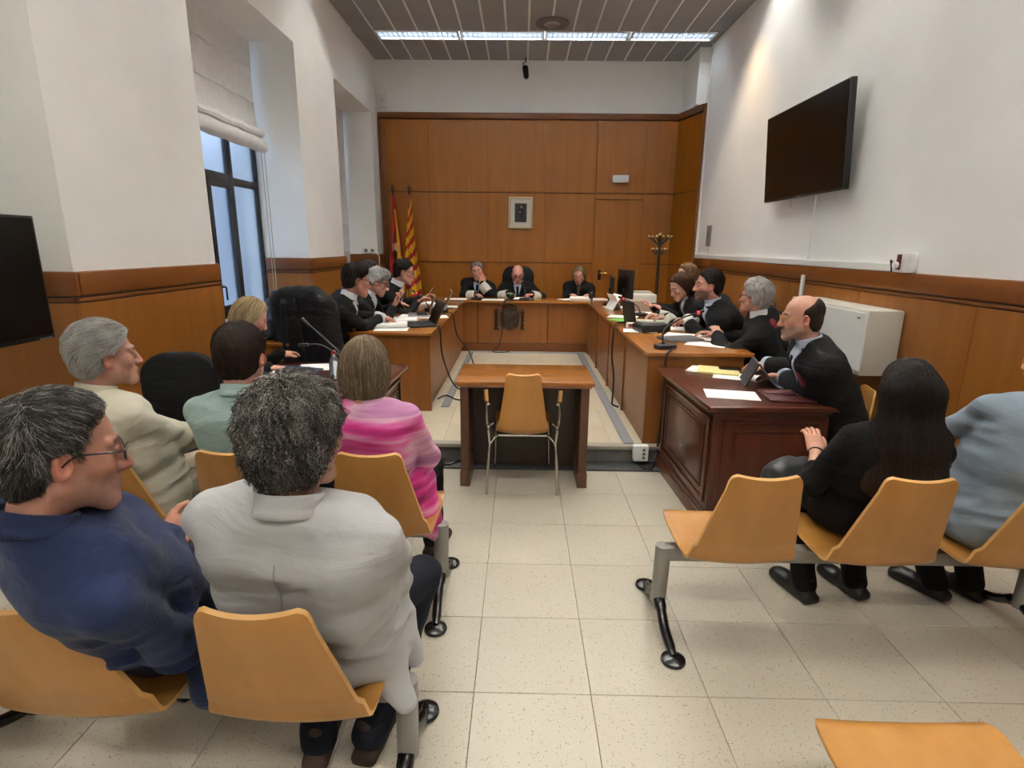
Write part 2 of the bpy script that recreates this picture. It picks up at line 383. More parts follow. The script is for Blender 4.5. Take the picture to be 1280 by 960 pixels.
# window 1 (bronze frame, frosted panes) and window 2
M_GLASS = bpy.data.materials.new('frosted_glass'); M_GLASS.use_nodes = True
_b = M_GLASS.node_tree.nodes['Principled BSDF']; _b.inputs['Base Color'].default_value = lin((222,234,246)); _b.inputs['Roughness'].default_value = .45
_b.inputs['Transmission Weight'].default_value = 1; _b.inputs['IOR'].default_value = 1.3
def window(name, ya, yb, z0, z1, posts, rails_):
    """frame with mullions at posts and rails per bay"""
    w = struct(B().box(XN-.05, XN, ya, yb, z1-.06, z1, bev=.004).put(name, M_FRAME))
    B().box(XN-.05, XN, ya, yb, z0, z0+.07, bev=.004).put('sill_bar', M_FRAME, w)
    edges = [ya]+posts+[yb]
    for p in edges: B().box(XN-.05, XN+.004, max(ya, p-.035), min(yb, p+.035), z0, z1, bev=.004).put('mullion', M_FRAME, w)
    for (a, b), rs in zip(zip(edges, edges[1:]), rails_):
        zz = [z0]+rs+[z1]
        for r in rs: B().box(XN-.045, XN, a+.03, b-.03, r-.035, r+.035, bev=.004).put('rail', M_FRAME, w)
        for u, v in zip(zz, zz[1:]):
            B().box(XN-.03, XN-.022, a+.03, b-.03, u+.02, v-.02).put('pane', M_GLASS, w, smooth=False)
    return w
w1 = window('window_1', 4.22, 6.12, HP+.01, 3.54, [5.03, 5.56], [[.95, 2.2], [.95, 2.2], [.95, 2.18]])
sh = B(); sh.box(XN, XN+.03, 5.08, 5.13, .98, 2.16).box(XN, XN+.03, 5.46, 5.51, .98, 2.16).box(XN, XN+.03, 5.13, 5.46, .98, 1.04).box(XN, XN+.03, 5.13, 5.46, 2.10, 2.16)
sash = sh.put('sash', M_FRAME, w1, smooth=False)
B().tube([(XN+.03,5.11,1.22),(XN+.07,5.11,1.22),(XN+.075,5.11,1.215),(XN+.075,5.11,1.10)], .009).put('handle', M_BLACKPL, sash)
w2 = window('window_2', 7.34, 9.05, HP+.01, 3.54, [8.2], [[.95, 2.2], [.95, 2.2]])
# wall outside, so the panes show pale light and shade
struct(B().box(-4.9, -4.8, 6.4, 9.6, -1, 2.9).put('outside_wall', mat('outside_render', (150,158,170), .9), smooth=False))
# roman blinds: thin curved sheets with thickness
def sheet(prof, ya, yb, th=.006, wav=0.0, n=14):
    b = B(); rows = []
    for i, (x, z) in enumerate(prof):
        row = []
        for k in range(n+1):
            y = ya+(yb-ya)*k/n; w = wav*math.sin(k*1.9+i*.6)
            row.append((x+w, y, z+.3*w))
        rows.append(row)
    F = [[b.bm.verts.new(p) for p in r] for r in rows]; G = [[b.bm.verts.new((p[0]-th, p[1], p[2])) for p in r] for r in rows]
    for i in range(len(rows)-1):
        for k in range(n):
            b.bm.faces.new((F[i][k], F[i][k+1], F[i+1][k+1], F[i+1][k])); b.bm.faces.new((G[i][k], G[i+1][k], G[i+1][k+1], G[i][k+1]))
    for i in range(len(rows)-1):
        b.bm.faces.new((F[i][0], F[i+1][0], G[i+1][0], G[i][0])); b.bm.faces.new((F[i][n], G[i][n], G[i+1][n], F[i+1][n]))
    for k in range(n):
        b.bm.faces.new((F[0][k], G[0][k], G[0][k+1], F[0][k+1])); b.bm.faces.new((F[-1][k], F[-1][k+1], G[-1][k+1], G[-1][k]))
    bmesh.ops.recalc_face_normals(b.bm, faces=b.bm.faces)
    return b
bl = empty('roman_blind', (0,0,0), 0, 'white roman blind half drawn over the dark framed window', 'blind')
prof = [(-2.70,3.53),(-2.70,3.4),(-2.702,3.28),(-2.694,3.27),(-2.702,3.26),(-2.70,3.1),(-2.702,2.98),(-2.694,2.97),(-2.702,2.96),(-2.695,2.80),(-2.68,2.72)]
sheet(prof, 4.30, 6.06, wav=.004).put('cloth', M_BLIND, bl)
fold = [(-2.68,2.74),(-2.64,2.71),(-2.62,2.68),(-2.63,2.655),(-2.66,2.65),(-2.625,2.63),(-2.60,2.60),(-2.595,2.555),(-2.61,2.52),(-2.645,2.50),(-2.66,2.52)]
sheet(fold, 4.29, 6.07, wav=.008).put('gathered_fold', M_BLIND, bl)
B().tube(catmull([(-2.66,6.03,2.5),(-2.655,6.04,1.7),(-2.65,6.02,1.0)]), .004).tube(catmull([(-2.62,6.02,2.5),(-2.60,5.98,1.6),(-2.58,5.92,1.02)]), .004).put('pull_cord', mat('cream_cord', (214,190,140), .8), bl)
b2 = empty('roman_blind', (0,0,0), 0, 'white roman blind lowered in the niche beside the flags', 'blind')
prof2 = [(-2.70,3.53)]
for z in (3.1, 2.7, 2.3, 1.9, 1.5): prof2 += [(-2.70,z+.01),(-2.692,z),(-2.70,z-.01)]
prof2 += [(-2.70, 1.12), (-2.69, 1.10)]
sheet(prof2, 7.38, 9.01, wav=.003).put('cloth', M_BLIND, b2)

# alarm box and socket strip by the flags, exit sign, portrait
ab = empty('alarm_box', (-2.17, YB-.001, 3.66), 0, 'white wall alarm box above the panelling in left back corner', 'alarm')
B().box(-.08, .08, -.07, 0, 0, .20, bev=.03).put('case', M_WHITEPL, ab); B().ball((0,-.07,.1), .022, sc=(1,.4,1)).put('lens', M_OFFWHITE, ab)
so_ = empty('socket_strip', (-2.31, 9.014, 1.53), 0, 'white double socket strip on niche wall beside the flags', 'socket')
so_.location = (-2.40, 9.049, 1.47)
B().box(-.11, .11, -.035, 0, 0, .09, bev=.006).put('housing', M_WHITEPL, so_)
for k in (-.05, .05): B().cyl((k,-.037,.045), (k,-.03,.045), .027).put('outlet', M_GREYPL, so_)
B().tube(catmull([(.10,-.04,.02),(.16,-.06,-.05),(.14,-.05,-.3)]), .006).put('lead', M_WHITEPL, so_)
ex = empty('emergency_light', (1.547, YB-.03, 2.595), 0, 'white emergency light box on back panelling above hidden door', 'sign')
B().box(-.125, .125, -.05, 0, 0, .11, bev=.008).put('case', M_WHITEPL, ex); B().box(-.11, .11, -.054, -.049, .02, .095, bev=.003).put('diffuser', mat('pale_diffuser', (240,242,246), .3), ex)
pt = empty('portrait_frame', (-.02, YB-.03, 1.88), 0, 'framed dark portrait photograph on the centre of back panelling', 'picture')
fr = B(); fr.box(-.195,.195,-.03,0,0,.035,bev=.006).box(-.195,.195,-.03,0,.455,.49,bev=.006).box(-.195,-.16,-.03,0,.035,.455,bev=.006).box(.16,.195,-.03,0,.035,.455,bev=.006)
fr.put('frame', mat('pale_gilt_wood', (206,186,150), .4, metal=.2), pt)
B().box(-.16,.16,-.012,0,.035,.455).put('mount', mat('mount_board', (226,220,206), .8), pt, smooth=False)
ph = B().box(-.095,.095,-.016,-.0125,.10,.39).put('photograph', mat('photo_dark', (38,34,38), .5, (58,50,50), (9,9,5)), pt, smooth=False)
M_SKINP = mat('photo_skin', (190,158,140), .6)
B().ball((.01,-.018,.335), .02, sc=(.8,.15,1)).put('printed_face', M_SKINP, ph)
B().ball((.012,-.0165,.24), .06, sc=(.75,.05,1.2)).put('printed_figure', mat('photo_suit', (22,20,26), .6), ph)
B().ball((-.012,-.021,.255), .013, sc=(1.2,.15,.6)).put('printed_hand', M_SKINP, ph)

# televisions
t = empty('television', (XR-.13, 5.36, 2.455), 0, 'large black flat television mounted on the white right wall', 'television')
t.rotation_euler = (0, math.radians(-4), 0)
B().box(-.02,.03,-.73,.73,-.39,.41,bev=.006).put('casing', M_BLACKPL, t)
B().box(-.024,-.019,-.715,.715,-.372,.398).put('screen', M_SCREEN, t, smooth=False)
B().box(.03,.115,-.2,.2,-.18,.2).put('bracket', M_BLACKMET, t, smooth=False)
B().box(-.025,-.02,-.05,.05,-.386,-.378).put('badge', M_GREYPL, t, smooth=False)
B().box(.04,.06,.26,.30,-.47,-.39).put('lead_box', M_WHITEPL, t, smooth=False)
t = empty('television', (-2.25, 2.15, 1.44), 0, 'black flat television at the left beside the wainscot', 'television')
B().box(-.03,.02,-.47,.47,-.28,.28,bev=.006).put('casing', M_BLACKPL, t)
B().box(.0195,.0235,-.455,.455,-.255,.268).put('screen', M_SCREEN, t, smooth=False)
B().box(.019,.024,.38,.45,-.277,-.270).put('badge', M_GREYPL, t, smooth=False)
B().cyl((-.03,.1,0), (-.30,.3,0), .025).cyl((-.30,.3,0), (-.44,.3,0), .025).box(-.47,-.44,.22,.38,-.12,.12).put('bracket', M_BLACKMET, t)
# wall cabinet (fan coil)
fc = empty('fan_coil', (XR-.035, 4.35, .76), 0, 'cream wall mounted fan coil cabinet behind the bald lawyer', 'heater')
B().box(-.24, 0, -.55, .55, 0, .45, bev=.008).put('case', M_OFFWHITE, fc)
B().box(-.245, -.238, -.54, .54, .03, .43, bev=.003).put('front_cover', M_WHITEPL, fc, smooth=False)
B().box(-.25, -.243, -.47, -.44, .385, .397).put('badge', M_GREYPL, fc, smooth=False)

# ------------------------------------------------------------------ soft shapes: signed distance volumes turned into smooth meshes
f32 = np.float32
def vec(*a): return np.array(a, float)
def unit(v): v = np.asarray(v, float); return v/max(np.linalg.norm(v), 1e-9)
class Vol:
    def __init__(s): s.items = []
    def add(s, fn, lo, hi, k=.02, op='u'): s.items.append((fn, np.array(lo, float), np.array(hi, float), k, op)); return s
    def cone(s, a, b, ra, rb=None, k=.02, op='u'):
        rb = ra if rb is None else rb; a = np.array(a, float); b = np.array(b, float); ba = b-a; L2 = max(ba@ba, 1e-9)
        def fn(X, Y, Z):
            t = np.clip(((X-a[0])*ba[0]+(Y-a[1])*ba[1]+(Z-a[2])*ba[2])/L2, 0, 1)
            return np.sqrt((X-a[0]-t*ba[0])**2+(Y-a[1]-t*ba[1])**2+(Z-a[2]-t*ba[2])**2)-(ra+(rb-ra)*t)
        r = max(ra, rb); return s.add(fn, np.minimum(a, b)-r, np.maximum(a, b)+r, k, op)
    def ell(s, c, r, R=None, k=.02, op='u'):
        c = np.array(c, float); r = np.array(r, float); R = np.eye(3) if R is None else np.array(R, float)
        def fn(X, Y, Z):
            x, y, z = X-c[0], Y-c[1], Z-c[2]
            q = [(x*R[0, i]+y*R[1, i]+z*R[2, i])/r[i] for i in range(3)]
            k0 = np.sqrt(q[0]**2+q[1]**2+q[2]**2); k1 = np.sqrt((q[0]/r[0])**2+(q[1]/r[1])**2+(q[2]/r[2])**2)+1e-6
            return k0*(k0-1)/k1
        e = np.sqrt(((R*r)**2).sum(1)); return s.add(fn, c-e, c+e, k, op)
    def rbox(s, c, hsz, rad, R=None, k=.02, op='u'):
        c = np.array(c, float); hsz = np.array(hsz, float)-rad; R = np.eye(3) if R is None else np.array(R, float)
        def fn(X, Y, Z):
            x, y, z = X-c[0], Y-c[1], Z-c[2]
            q = [np.abs(x*R[0, i]+y*R[1, i]+z*R[2, i])-hsz[i] for i in range(3)]
            o = np.sqrt(np.maximum(q[0], 0)**2+np.maximum(q[1], 0)**2+np.maximum(q[2], 0)**2)
            return o+np.minimum(np.maximum(np.maximum(q[0], q[1]), q[2]), 0)-rad
        e = np.abs(R)@(hsz+rad); return s.add(fn, c-e, c+e, k, op)
    def torus(s, c, n, R, r, flat=0, k=.01, op='u'):
        c = np.array(c, float); n = unit(n)
        def fn(X, Y, Z):
            x, y, z = X-c[0], Y-c[1], Z-c[2]; h = x*n[0]+y*n[1]+z*n[2]
            rad = np.sqrt(np.maximum(x*x+y*y+z*z-h*h, 0)); hh = np.maximum(np.abs(h)-flat, 0)
            return np.sqrt((rad-R)**2+hh**2)-r
        e = R+r+flat; return s.add(fn, c-e, c+e, k, op)
    def grid(s, h, pad=.02, clip=None):
        us = [i for i in s.items if i[4] == 'u']
        lo = np.min([i[1] for i in us], 0)-pad; hi = np.max([i[2] for i in us], 0)+pad
        if clip is not None: lo = np.maximum(lo, clip[0]); hi = np.minimum(hi, clip[1])
        n = np.ceil((hi-lo)/h).astype(int)+1
        ax = [(lo[i]+h*np.arange(n[i])).astype(f32) for i in range(3)]
        F = np.full(n, 1.0, f32)
        for fn, a, b, k, op in s.items:
            m = k+3*h
            i0 = np.clip(np.floor((a-m-lo)/h).astype(int), 0, n-1); i1 = np.clip(np.ceil((b+m-lo)/h).astype(int)+1, 1, n)
            if (i1 <= i0).any(): continue
            sl = tuple(slice(p, q) for p, q in zip(i0, i1))
            X, Y, Z = ax[0][sl[0]][:, None, None], ax[1][sl[1]][None, :, None], ax[2][sl[2]][None, None, :]
            d = fn(X, Y, Z).astype(f32); cur = F[sl]
            if op == 'u':
                hh = np.maximum(k-np.abs(cur-d), 0)/k; F[sl] = np.minimum(cur, d)-hh*hh*k*.25
            else:
                hh = np.maximum(k-np.abs(cur+d), 0)/k; F[sl] = np.maximum(cur, -d)+hh*hh*k*.25
        return Grid(F, lo, h, ax)
class Grid:
    def __init__(s, F, lo, h, ax): s.F, s.lo, s.h, s.ax = F, lo, h, ax
    def xyz(s): return s.ax[0][:, None, None], s.ax[1][None, :, None], s.ax[2][None, None, :]
    def copy(s, F): return Grid(F.astype(f32), s.lo, s.h, s.ax)
    def sample(s, P):
        q = (P-s.lo)/s.h; n = np.array(s.F.shape)
        q = np.clip(q, 0, n-1.001); i = q.astype(int); t = q-i; out = 0
        for dx in (0, 1):
            for dy in (0, 1):
                for dz in (0, 1):
                    w = (t[:, 0] if dx else 1-t[:, 0])*(t[:, 1] if dy else 1-t[:, 1])*(t[:, 2] if dz else 1-t[:, 2])
                    out = out+w*s.F[i[:, 0]+dx, i[:, 1]+dy, i[:, 2]+dz]
        return out
    def grad(s, P):
        e = s.h; g = np.stack([s.sample(P+np.eye(3)[k]*e)-s.sample(P-np.eye(3)[k]*e) for k in range(3)], 1)
        return g/np.maximum(np.linalg.norm(g, axis=1, keepdims=True), 1e-9)
    def project(s, P, off=0.0, it=4):
        for _ in range(it): P = P-s.grad(P)*(s.sample(P)-off)[:, None]
        return P
    def nets(s):
        F = s.F; S = F < 0; n = np.array(F.shape)
        c = np.zeros(n-1, np.int8)
        for dx in (0, 1):
            for dy in (0, 1):
                for dz in (0, 1): c += S[dx:n[0]-1+dx, dy:n[1]-1+dy, dz:n[2]-1+dz]
        act = (c > 0) & (c < 8); ijk = np.argwhere(act)
        idx = np.full(n-1, -1, np.int32); idx[act] = np.arange(len(ijk))
        off = np.array([[a, b, d] for a in (0, 1) for b in (0, 1) for d in (0, 1)])
        val = np.stack([F[ijk[:, 0]+o[0], ijk[:, 1]+o[1], ijk[:, 2]+o[2]] for o in off], 1)
        acc = np.zeros((len(ijk), 3)); cnt = np.zeros(len(ijk))
        for a in range(8):
            for b in range(a+1, 8):
                if np.abs(off[a]-off[b]).sum() != 1: continue
                m = (val[:, a] < 0) != (val[:, b] < 0)
                t = val[m, a]/(val[m, a]-val[m, b])
                acc[m] += off[a]+t[:, None]*(off[b]-off[a]); cnt[m] += 1
        V = s.lo+(ijk+acc/cnt[:, None])*s.h
        Q = []
        for ax in range(3):
            A = [slice(None)]*3; Bs = [slice(None)]*3; A[ax] = slice(0, -1); Bs[ax] = slice(1, None)
            sa, sb = S[tuple(A)], S[tuple(Bs)]
            e = np.argwhere(sa != sb); u, v = (ax+1) % 3, (ax+2) % 3
            e = e[(e[:, u] > 0) & (e[:, v] > 0) & (e[:, u] < n[u]-1) & (e[:, v] < n[v]-1)]
            fl = sa[e[:, 0], e[:, 1], e[:, 2]]
            def cell(du, dv):
                g = e.copy(); g[:, u] += du; g[:, v] += dv; return idx[g[:, 0], g[:, 1], g[:, 2]]
            q = np.stack([cell(-1, -1), cell(0, -1), cell(0, 0), cell(-1, 0)], 1)
            q[~fl] = q[~fl][:, ::-1]; Q.append(q)
        return V, np.concatenate(Q)
def np_mesh(name, V, Q, mats, cols=None):
    me = bpy.data.meshes.new(name); n = len(Q)
    me.vertices.add(len(V)); me.vertices.foreach_set('co', np.ascontiguousarray(V, f32).ravel())
    me.loops.add(n*4); me.loops.foreach_set('vertex_index', np.ascontiguousarray(Q, np.int32).ravel())
    me.polygons.add(n); me.polygons.foreach_set('loop_start', np.arange(0, n*4, 4, dtype=np.int32))
    me.polygons.foreach_set('use_smooth', np.ones(n, bool))
    if cols is not None:
        a = me.color_attributes.new('tint', 'FLOAT_COLOR', 'POINT'); a.data.foreach_set('color', np.ascontiguousarray(cols, f32).ravel())
    for m in mats: me.materials.append(m)
    me.update(calc_edges=True); me.validate(); return me
def ripple(X, Y, Z, s, seed=0, n=5):
    """cheap smooth noise: a handful of warped sines, about -1..1"""
    r = np.random.default_rng(seed); out = 0
    for _ in range(n):
        d = r.normal(size=3); d = d/np.linalg.norm(d)*s*r.uniform(.6, 1.6); p = r.uniform(0, 6.28)
        e = r.normal(size=3)*s*.6
        out = out+np.sin(d[0]*X+d[1]*Y+d[2]*Z+p+.9*np.sin(e[0]*X+e[1]*Y+e[2]*Z+p*2))
    return out/n*1.4

# ------------------------------------------------------------------ cloth, skin and hair materials
def cloth(name, rgb, rgb2=None, rough=.85, bump=.25, bscale=420, scale=(9,9,9), fold=.45):
    rgb2 = rgb2 or tuple(int(c*.9) for c in rgb)
    m = mat(name, rgb, rough, rgb2, scale, bump=bump, bscale=bscale, spec=.25)
    nt = m.node_tree; b = nt.nodes['Principled BSDF']; b.inputs['Sheen Weight'].default_value = .10 if max(rgb) > 60 else .0
    if 'folded' not in m:
        m['folded'] = 1; src = b.inputs['Normal'].links[0].from_node
        tc = nt.nodes.new('ShaderNodeTexCoord'); mp = nt.nodes.new('ShaderNodeMapping'); mp.inputs['Scale'].default_value = (5, 5, 11); mp.inputs['Rotation'].default_value = (.3, .5, 0)
        nz = nt.nodes.new('ShaderNodeTexNoise'); nz.inputs['Scale'].default_value = 1; nz.inputs['Detail'].default_value = 3.5; nz.inputs['Distortion'].default_value = 1.1
        bp = nt.nodes.new('ShaderNodeBump'); bp.inputs['Strength'].default_value = fold; bp.inputs['Distance'].default_value = .035
        nt.links.new(tc.outputs['Object'], mp.inputs[0]); nt.links.new(mp.outputs[0], nz.inputs['Vector']); nt.links.new(nz.outputs['Fac'], bp.inputs['Height']); nt.links.new(bp.outputs[0], src.inputs['Normal'])
    return m
M_SKIN = bpy.data.materials.new('skin'); M_SKIN.use_nodes = True
_nt = M_SKIN.node_tree; _b = _nt.nodes['Principled BSDF']; _a = _nt.nodes.new('ShaderNodeAttribute'); _a.attribute_name = 'tint'
_nt.links.new(_a.outputs['Color'], _b.inputs['Base Color']); _b.inputs['Roughness'].default_value = .55; _b.inputs['Specular IOR Level'].default_value = .35
_b.inputs['Subsurface Weight'].default_value = .06; _b.inputs['Subsurface Radius'].default_value = (.6, .25, .12); _b.inputs['Subsurface Scale'].default_value = .02
def hair_mat(name, cols, rough=.55, streak=None):
    """strand colours vary from hair to hair; the cap below varies with noise"""
    m = bpy.data.materials.new(name); m.use_nodes = True; nt = m.node_tree; b = nt.nodes['Principled BSDF']
    h = nt.nodes.new('ShaderNodeAttribute'); h.attribute_name = 'shade'; rp = nt.nodes.new('ShaderNodeValToRGB')
    el = rp.color_ramp.elements; el[0].color = lin(cols[0]); el[1].color = lin(cols[-1]); el[1].position = .95
    for i, c in enumerate(cols[1:-1]): e = el.new((i+1)/(len(cols)-1)); e.color = lin(c)
    nt.links.new(h.outputs['Fac'], rp.inputs[0]); nt.links.new(rp.outputs[0], b.inputs['Base Color'])
    b.inputs['Roughness'].default_value = rough; b.inputs['Specular IOR Level'].default_value = .25
    return m
def cap_mat(name, a, b2):
    return mat(name, a, .7, b2, (60, 60, 14), noise_detail=6, lo=.35, hi=.7, spec=.2)

# ------------------------------------------------------------------ figures
def frame_from(fwd, up):
    u = unit(up); f = np.array(fwd, float); f = unit(f-u*(f@u)); r = np.cross(f, u)
    return np.stack([r, f, u], 1)
def head_frame(yaw, pitch, roll):
    y, p, r = map(math.radians, (yaw, pitch, roll))
    f = vec(-math.sin(y)*math.cos(p), math.cos(y)*math.cos(p), -math.sin(p)); rt0 = vec(math.cos(y), math.sin(y), 0)
    up0 = np.cross(rt0, f); rt = rt0*math.cos(r)+up0*math.sin(r); up = up0*math.cos(r)-rt0*math.sin(r)
    return np.stack([rt, f, up], 1)
def ik(a, t, l1, l2, pole):
    d = t-a; L = np.linalg.norm(d); mx = (l1+l2)*.995
    if L > mx: t = a+d/L*mx; d = t-a; L = mx
    x = (l1*l1-l2*l2+L*L)/(2*L); hgt = math.sqrt(max(l1*l1-x*x, 0)); n = d/L
    p = pole-n*(pole@n); return a+n*x+unit(p)*hgt, t
def head_vol(Hc, R, s=1.0, nose=1.0, jaw=1.0, neck_to=None, neck_r=.058):
    v = Vol(); T = lambda *p: Hc+R@(np.array(p)*s)
    v.ell(T(0,-.014,.034), vec(.076,.097,.088)*s, R, k=.02)
    v.ell(T(0,.030,-.03), vec(.061*jaw,.062,.082)*s, R, k=.03)
    for q in (-1, 1):
        v.cone(T(q*.052*jaw,.0,-.056), T(q*.012,.074,-.1), .024*s, .019*s, k=.03)
        v.ell(T(q*.043,.058,-.022), vec(.024,.024,.022)*s, R, k=.02)
        v.cone(T(q*.012,.087,.024), T(q*.046,.070,.025), .011*s, .010*s, k=.012)
    v.cone(T(-.015,.080,-.104), T(.015,.080,-.104), .018*s, k=.02)
    v.ell(T(0,.084,-.068), vec(.026,.017,.022)*s, R, k=.015)
    for q in (-1, 1): v.ell(T(q*.032,.101,.004), vec(.021,.022,.013)*s, R, k=.014, op='s')
    v.cone(T(0,.088,.018), T(0,.113,-.032), .0085*s*nose, .0128*s*nose, k=.014)
    for q in (-1, 1): v.ell(T(q*.012,.098,-.036), vec(.0095,.012,.009)*s*nose, R, k=.008)
    v.cone(T(-.017,.0965,-.064), T(.017,.0965,-.064), .0065*s, k=.007); v.cone(T(-.014,.095,-.076), T(.014,.095,-.076), .0075*s, k=.007)
    v.cone(T(-.02,.104,-.0702), T(.02,.104,-.0702), .0028*s, k=.004, op='s')
    for q in (-1, 1):   # eyeball under lids
        v.ell(T(q*.032,.077,.004), vec(.0135,.0135,.0125)*s, R, k=.006)
        v.cone(T(q*.018,.089,.011), T(q*.045,.081,.011), .0045*s, k=.006)
    for q in (-1, 1):
        ea = np.array([[math.cos(q*.45), math.sin(q*.45), 0], [-math.sin(q*.45), math.cos(q*.45), 0], [0, 0, 1]]).T
        v.ell(T(q*.081,-.010,-.010), vec(.009,.020,.032)*s, R@ea.T, k=.008)
        v.ell(T(q*.088,-.006,-.006), vec(.008,.012,.021)*s, R@ea.T, k=.006, op='s')
    if neck_to is not None:
        v.cone(T(0,-.022,-.05), neck_to, neck_r*s, neck_r*.90*s, k=.03)
    return v
def skin_cols(V, Hc, R, s, tone, beard=None, brow=(70,55,45), lips=None, flush=.06, bald_tint=None):
    L = (V-Hc)@R/s; base = np.array(lin(tone)); C = np.tile(base, (len(V), 1)); x, y, z = L.T
    def blend(m, c, a):
        C[:] = C*(1-(m*a)[:, None])+np.array(lin(c))[None, :]*(m*a)[:, None]
    sm = lambda v, a, b: np.clip((v-a)/(b-a), 0, 1)
    red = (min(255, tone[0]+4), int(tone[1]*.78), int(tone[2]*.74))
    blend(np.exp(-((np.abs(x)-.045)**2+(z+.03)**2)/.0007)*(y > .03), red, .3)
    blend(np.exp(-((z+.035)**2+x**2)/.0004)*(y > .1), red, .35)
    blend(1.0*((np.abs(x) > .074) & (np.abs(z) < .05)), red, .5)
    blend(np.exp(-((z+.0700)/.011)**2)*(np.abs(x) < .023)*(y > .088), lips or (176,96,88), .65)
    blend(sm(.006-np.abs(z-.030+.12*(np.abs(x)-.03)), 0, .003)*(np.abs(x) > .013)*(np.abs(x) < .052)*(y > .055), brow, .85)
    if beard:
        m = sm(-.028-z, 0, .02)*sm(y, -.005, .02)*(1-np.exp(-((z+.0700)/.010)**2)*(np.abs(x) < .02))*sm(z+.135, 0, .02)*(1-sm(np.exp(-((z+.036)**2+x**2)/.0003), .3, .6))
        blend(m*(.9+.1*np.clip(ripple(x, y, z, 260, 9, 6), -1, 1)), beard[0], beard[1])
    if bald_tint: blend(sm(z, .06, .1), bald_tint, .6)
    mot = .5+.5*ripple(x, y, z, 170, 4, 6); C[:, :3] *= (.84+.14*mot)[:, None]; C[:, 1] *= .97
    return C
def hand_vol(W, d, n, side, curl=.35, s=1.0, spread=.12, thumb=.6, fore=None):
    """W wrist, d finger direction, n back-of-hand direction; side +1 = thumb towards d x n"""
    d = unit(d); n = unit(n-d*(n@d)); t = np.cross(d, n)*side; v = Vol()
    P = lambda a, b, c: W+(t*a+d*b+n*c)*s
    R = np.stack([t, d, n], 1)
    v.cone(W-unit(fore if fore is not None else d)*.06, P(0,.01,0), .027*s, .026*s, k=.015)
    v.rbox(P(0,.052,0), vec(.039,.046,.0135)*s, .0125*s, R, k=.02)
    v.ell(P(.026,.035,-.010), vec(.016,.030,.014)*s, R, k=.015)
    lens = [(.040,.026,.019), (.045,.029,.020), (.042,.027,.020), (.033,.021,.018)]
    for i, ln in enumerate(lens):
        a0 = .029-.0195*i; fan = (1.5-i)*spread*.5
        p = P(a0, .092-.003*abs(i-1.2), .001); ang = curl*.5
        dirv = d*math.cos(fan)+t*math.sin(fan)
        for j, l in enumerate(ln):
            q = p+(dirv*math.cos(ang)-n*math.sin(ang))*l*s
            v.cone(p, q, (.0092-.0008*j)*s, (.0086-.0008*j)*s, k=.004); p = q; ang += curl*(1.0 if j == 0 else .8)
    p = P(.030,.018,-.006); q = P(.052,.052,-.016); r = q+(t*(.35*thumb)+d*.8-n*.3)*.034*s; e = r+(d*.95-n*.2-t*.1)*.026*s
    v.cone(p, q, .015*s, .0115*s, k=.01); v.cone(q, r, .0112*s, .0098*s, k=.004); v.cone(r, e, .0096*s, .008*s, k=.003)
    return v
HAIR_YL = {
 'short': ([-.13,-.085,-.06,-.03,-.01,.02,.045,.07,.09,.13], [-.07,-.05,-.03,-.012,.018,.026,.045,.066,.085,.16]),
 'swept': ([-.13,-.085,-.06,-.03,-.01,.02,.045,.07,.09,.13], [-.06,-.045,-.03,-.012,.018,.03,.05,.075,.11,.20]),
 'receding': ([-.13,-.085,-.06,-.03,-.01,.02,.045,.065,.085,.13], [-.07,-.05,-.03,-.012,.016,.022,.03,.04,.055,.12]),
 'bald': ([-.13,-.085,-.06,-.03,-.01,.02,.045,.07,.09,.13], [-.07,-.05,-.03,-.012,.020,.020,.006,-.025,-.055,-.12]),
 'bob': ([-.2,-.12,-.06,-.02,.02,.05,.07,.09,.13], [-.005,-.002,.002,.010,.026,.038,.046,.062,.15]),
 'long': ([-.6,-.12,-.06,-.02,.02,.05,.07,.09,.13], [.03,.04,.045,.05,.06,.07,.085,.11,.18]),
}
def hair_vol(Hc, R, s, style, vol=.012, extra=None, back=None, znape=-.09):
    v = Vol(); T = lambda *p: Hc+R@(np.array(p)*s)
    yl = HAIR_YL[style if style in HAIR_YL else 'short']
    v.ell(T(0,-.016,.036), vec(.078+vol*.85,.098+vol,.089+vol)*s, R, k=.02)
    if style in ('short', 'swept', 'receding', 'bald'):
        v.ell(T(0,-.045,-.035), vec(.068+vol*.6,.055+vol*.6,.06)*s, R, k=.03)
    if style == 'swept': v.ell(T(0,.035,.098), vec(.052,.045,.02+vol*.6)*s, R, k=.03)
    if style == 'bob':
        v.ell(T(0,-.03,-.04), vec(.098+vol,.085+vol,.115)*s, R, k=.05)
    if extra: extra(v, T, R)
    return v, yl
def hair_grid(v, yl, Hc, R, s, h, style, znape, noise=.003, nscale=120, seed=0, flowx=False):
    g = v.grid(h); X, Y, Z = g.xyz()
    x, y, z = [((X-Hc[0])*R[0, i]+(Y-Hc[1])*R[1, i]+(Z-Hc[2])*R[2, i])/s for i in range(3)]
    cut = (y-np.interp(z, yl[0], yl[1]))*.75*s
    F = g.F
    cut = cut+.006*ripple(x, y, z, 140, seed+2, 5)*(1 if style not in ('bob', 'long') else .6); k = .03 if style not in ('bob', 'long') else .015; hh = np.maximum(k-np.abs(F-cut), 0)/k; F = np.maximum(F, cut)+hh*hh*k*.25
    if style in ('short', 'swept', 'receding', 'bald'):
        F = np.maximum(F, (znape-z)*s)
        ear = (np.sqrt(((np.abs(x)-.082)/.9)**2+((y+.004)/.9)**2+(z+.016)**2)-.036)*s
        F = np.maximum(F, -ear)
    m = np.abs(F) < 4*h
    N = ripple(x*(1 if not flowx else 1), y, z*(1 if style not in ('bob', 'long') else .12), nscale, seed, 7)
    F = F+noise*np.where(m, N, 0)
    return g.copy(F)
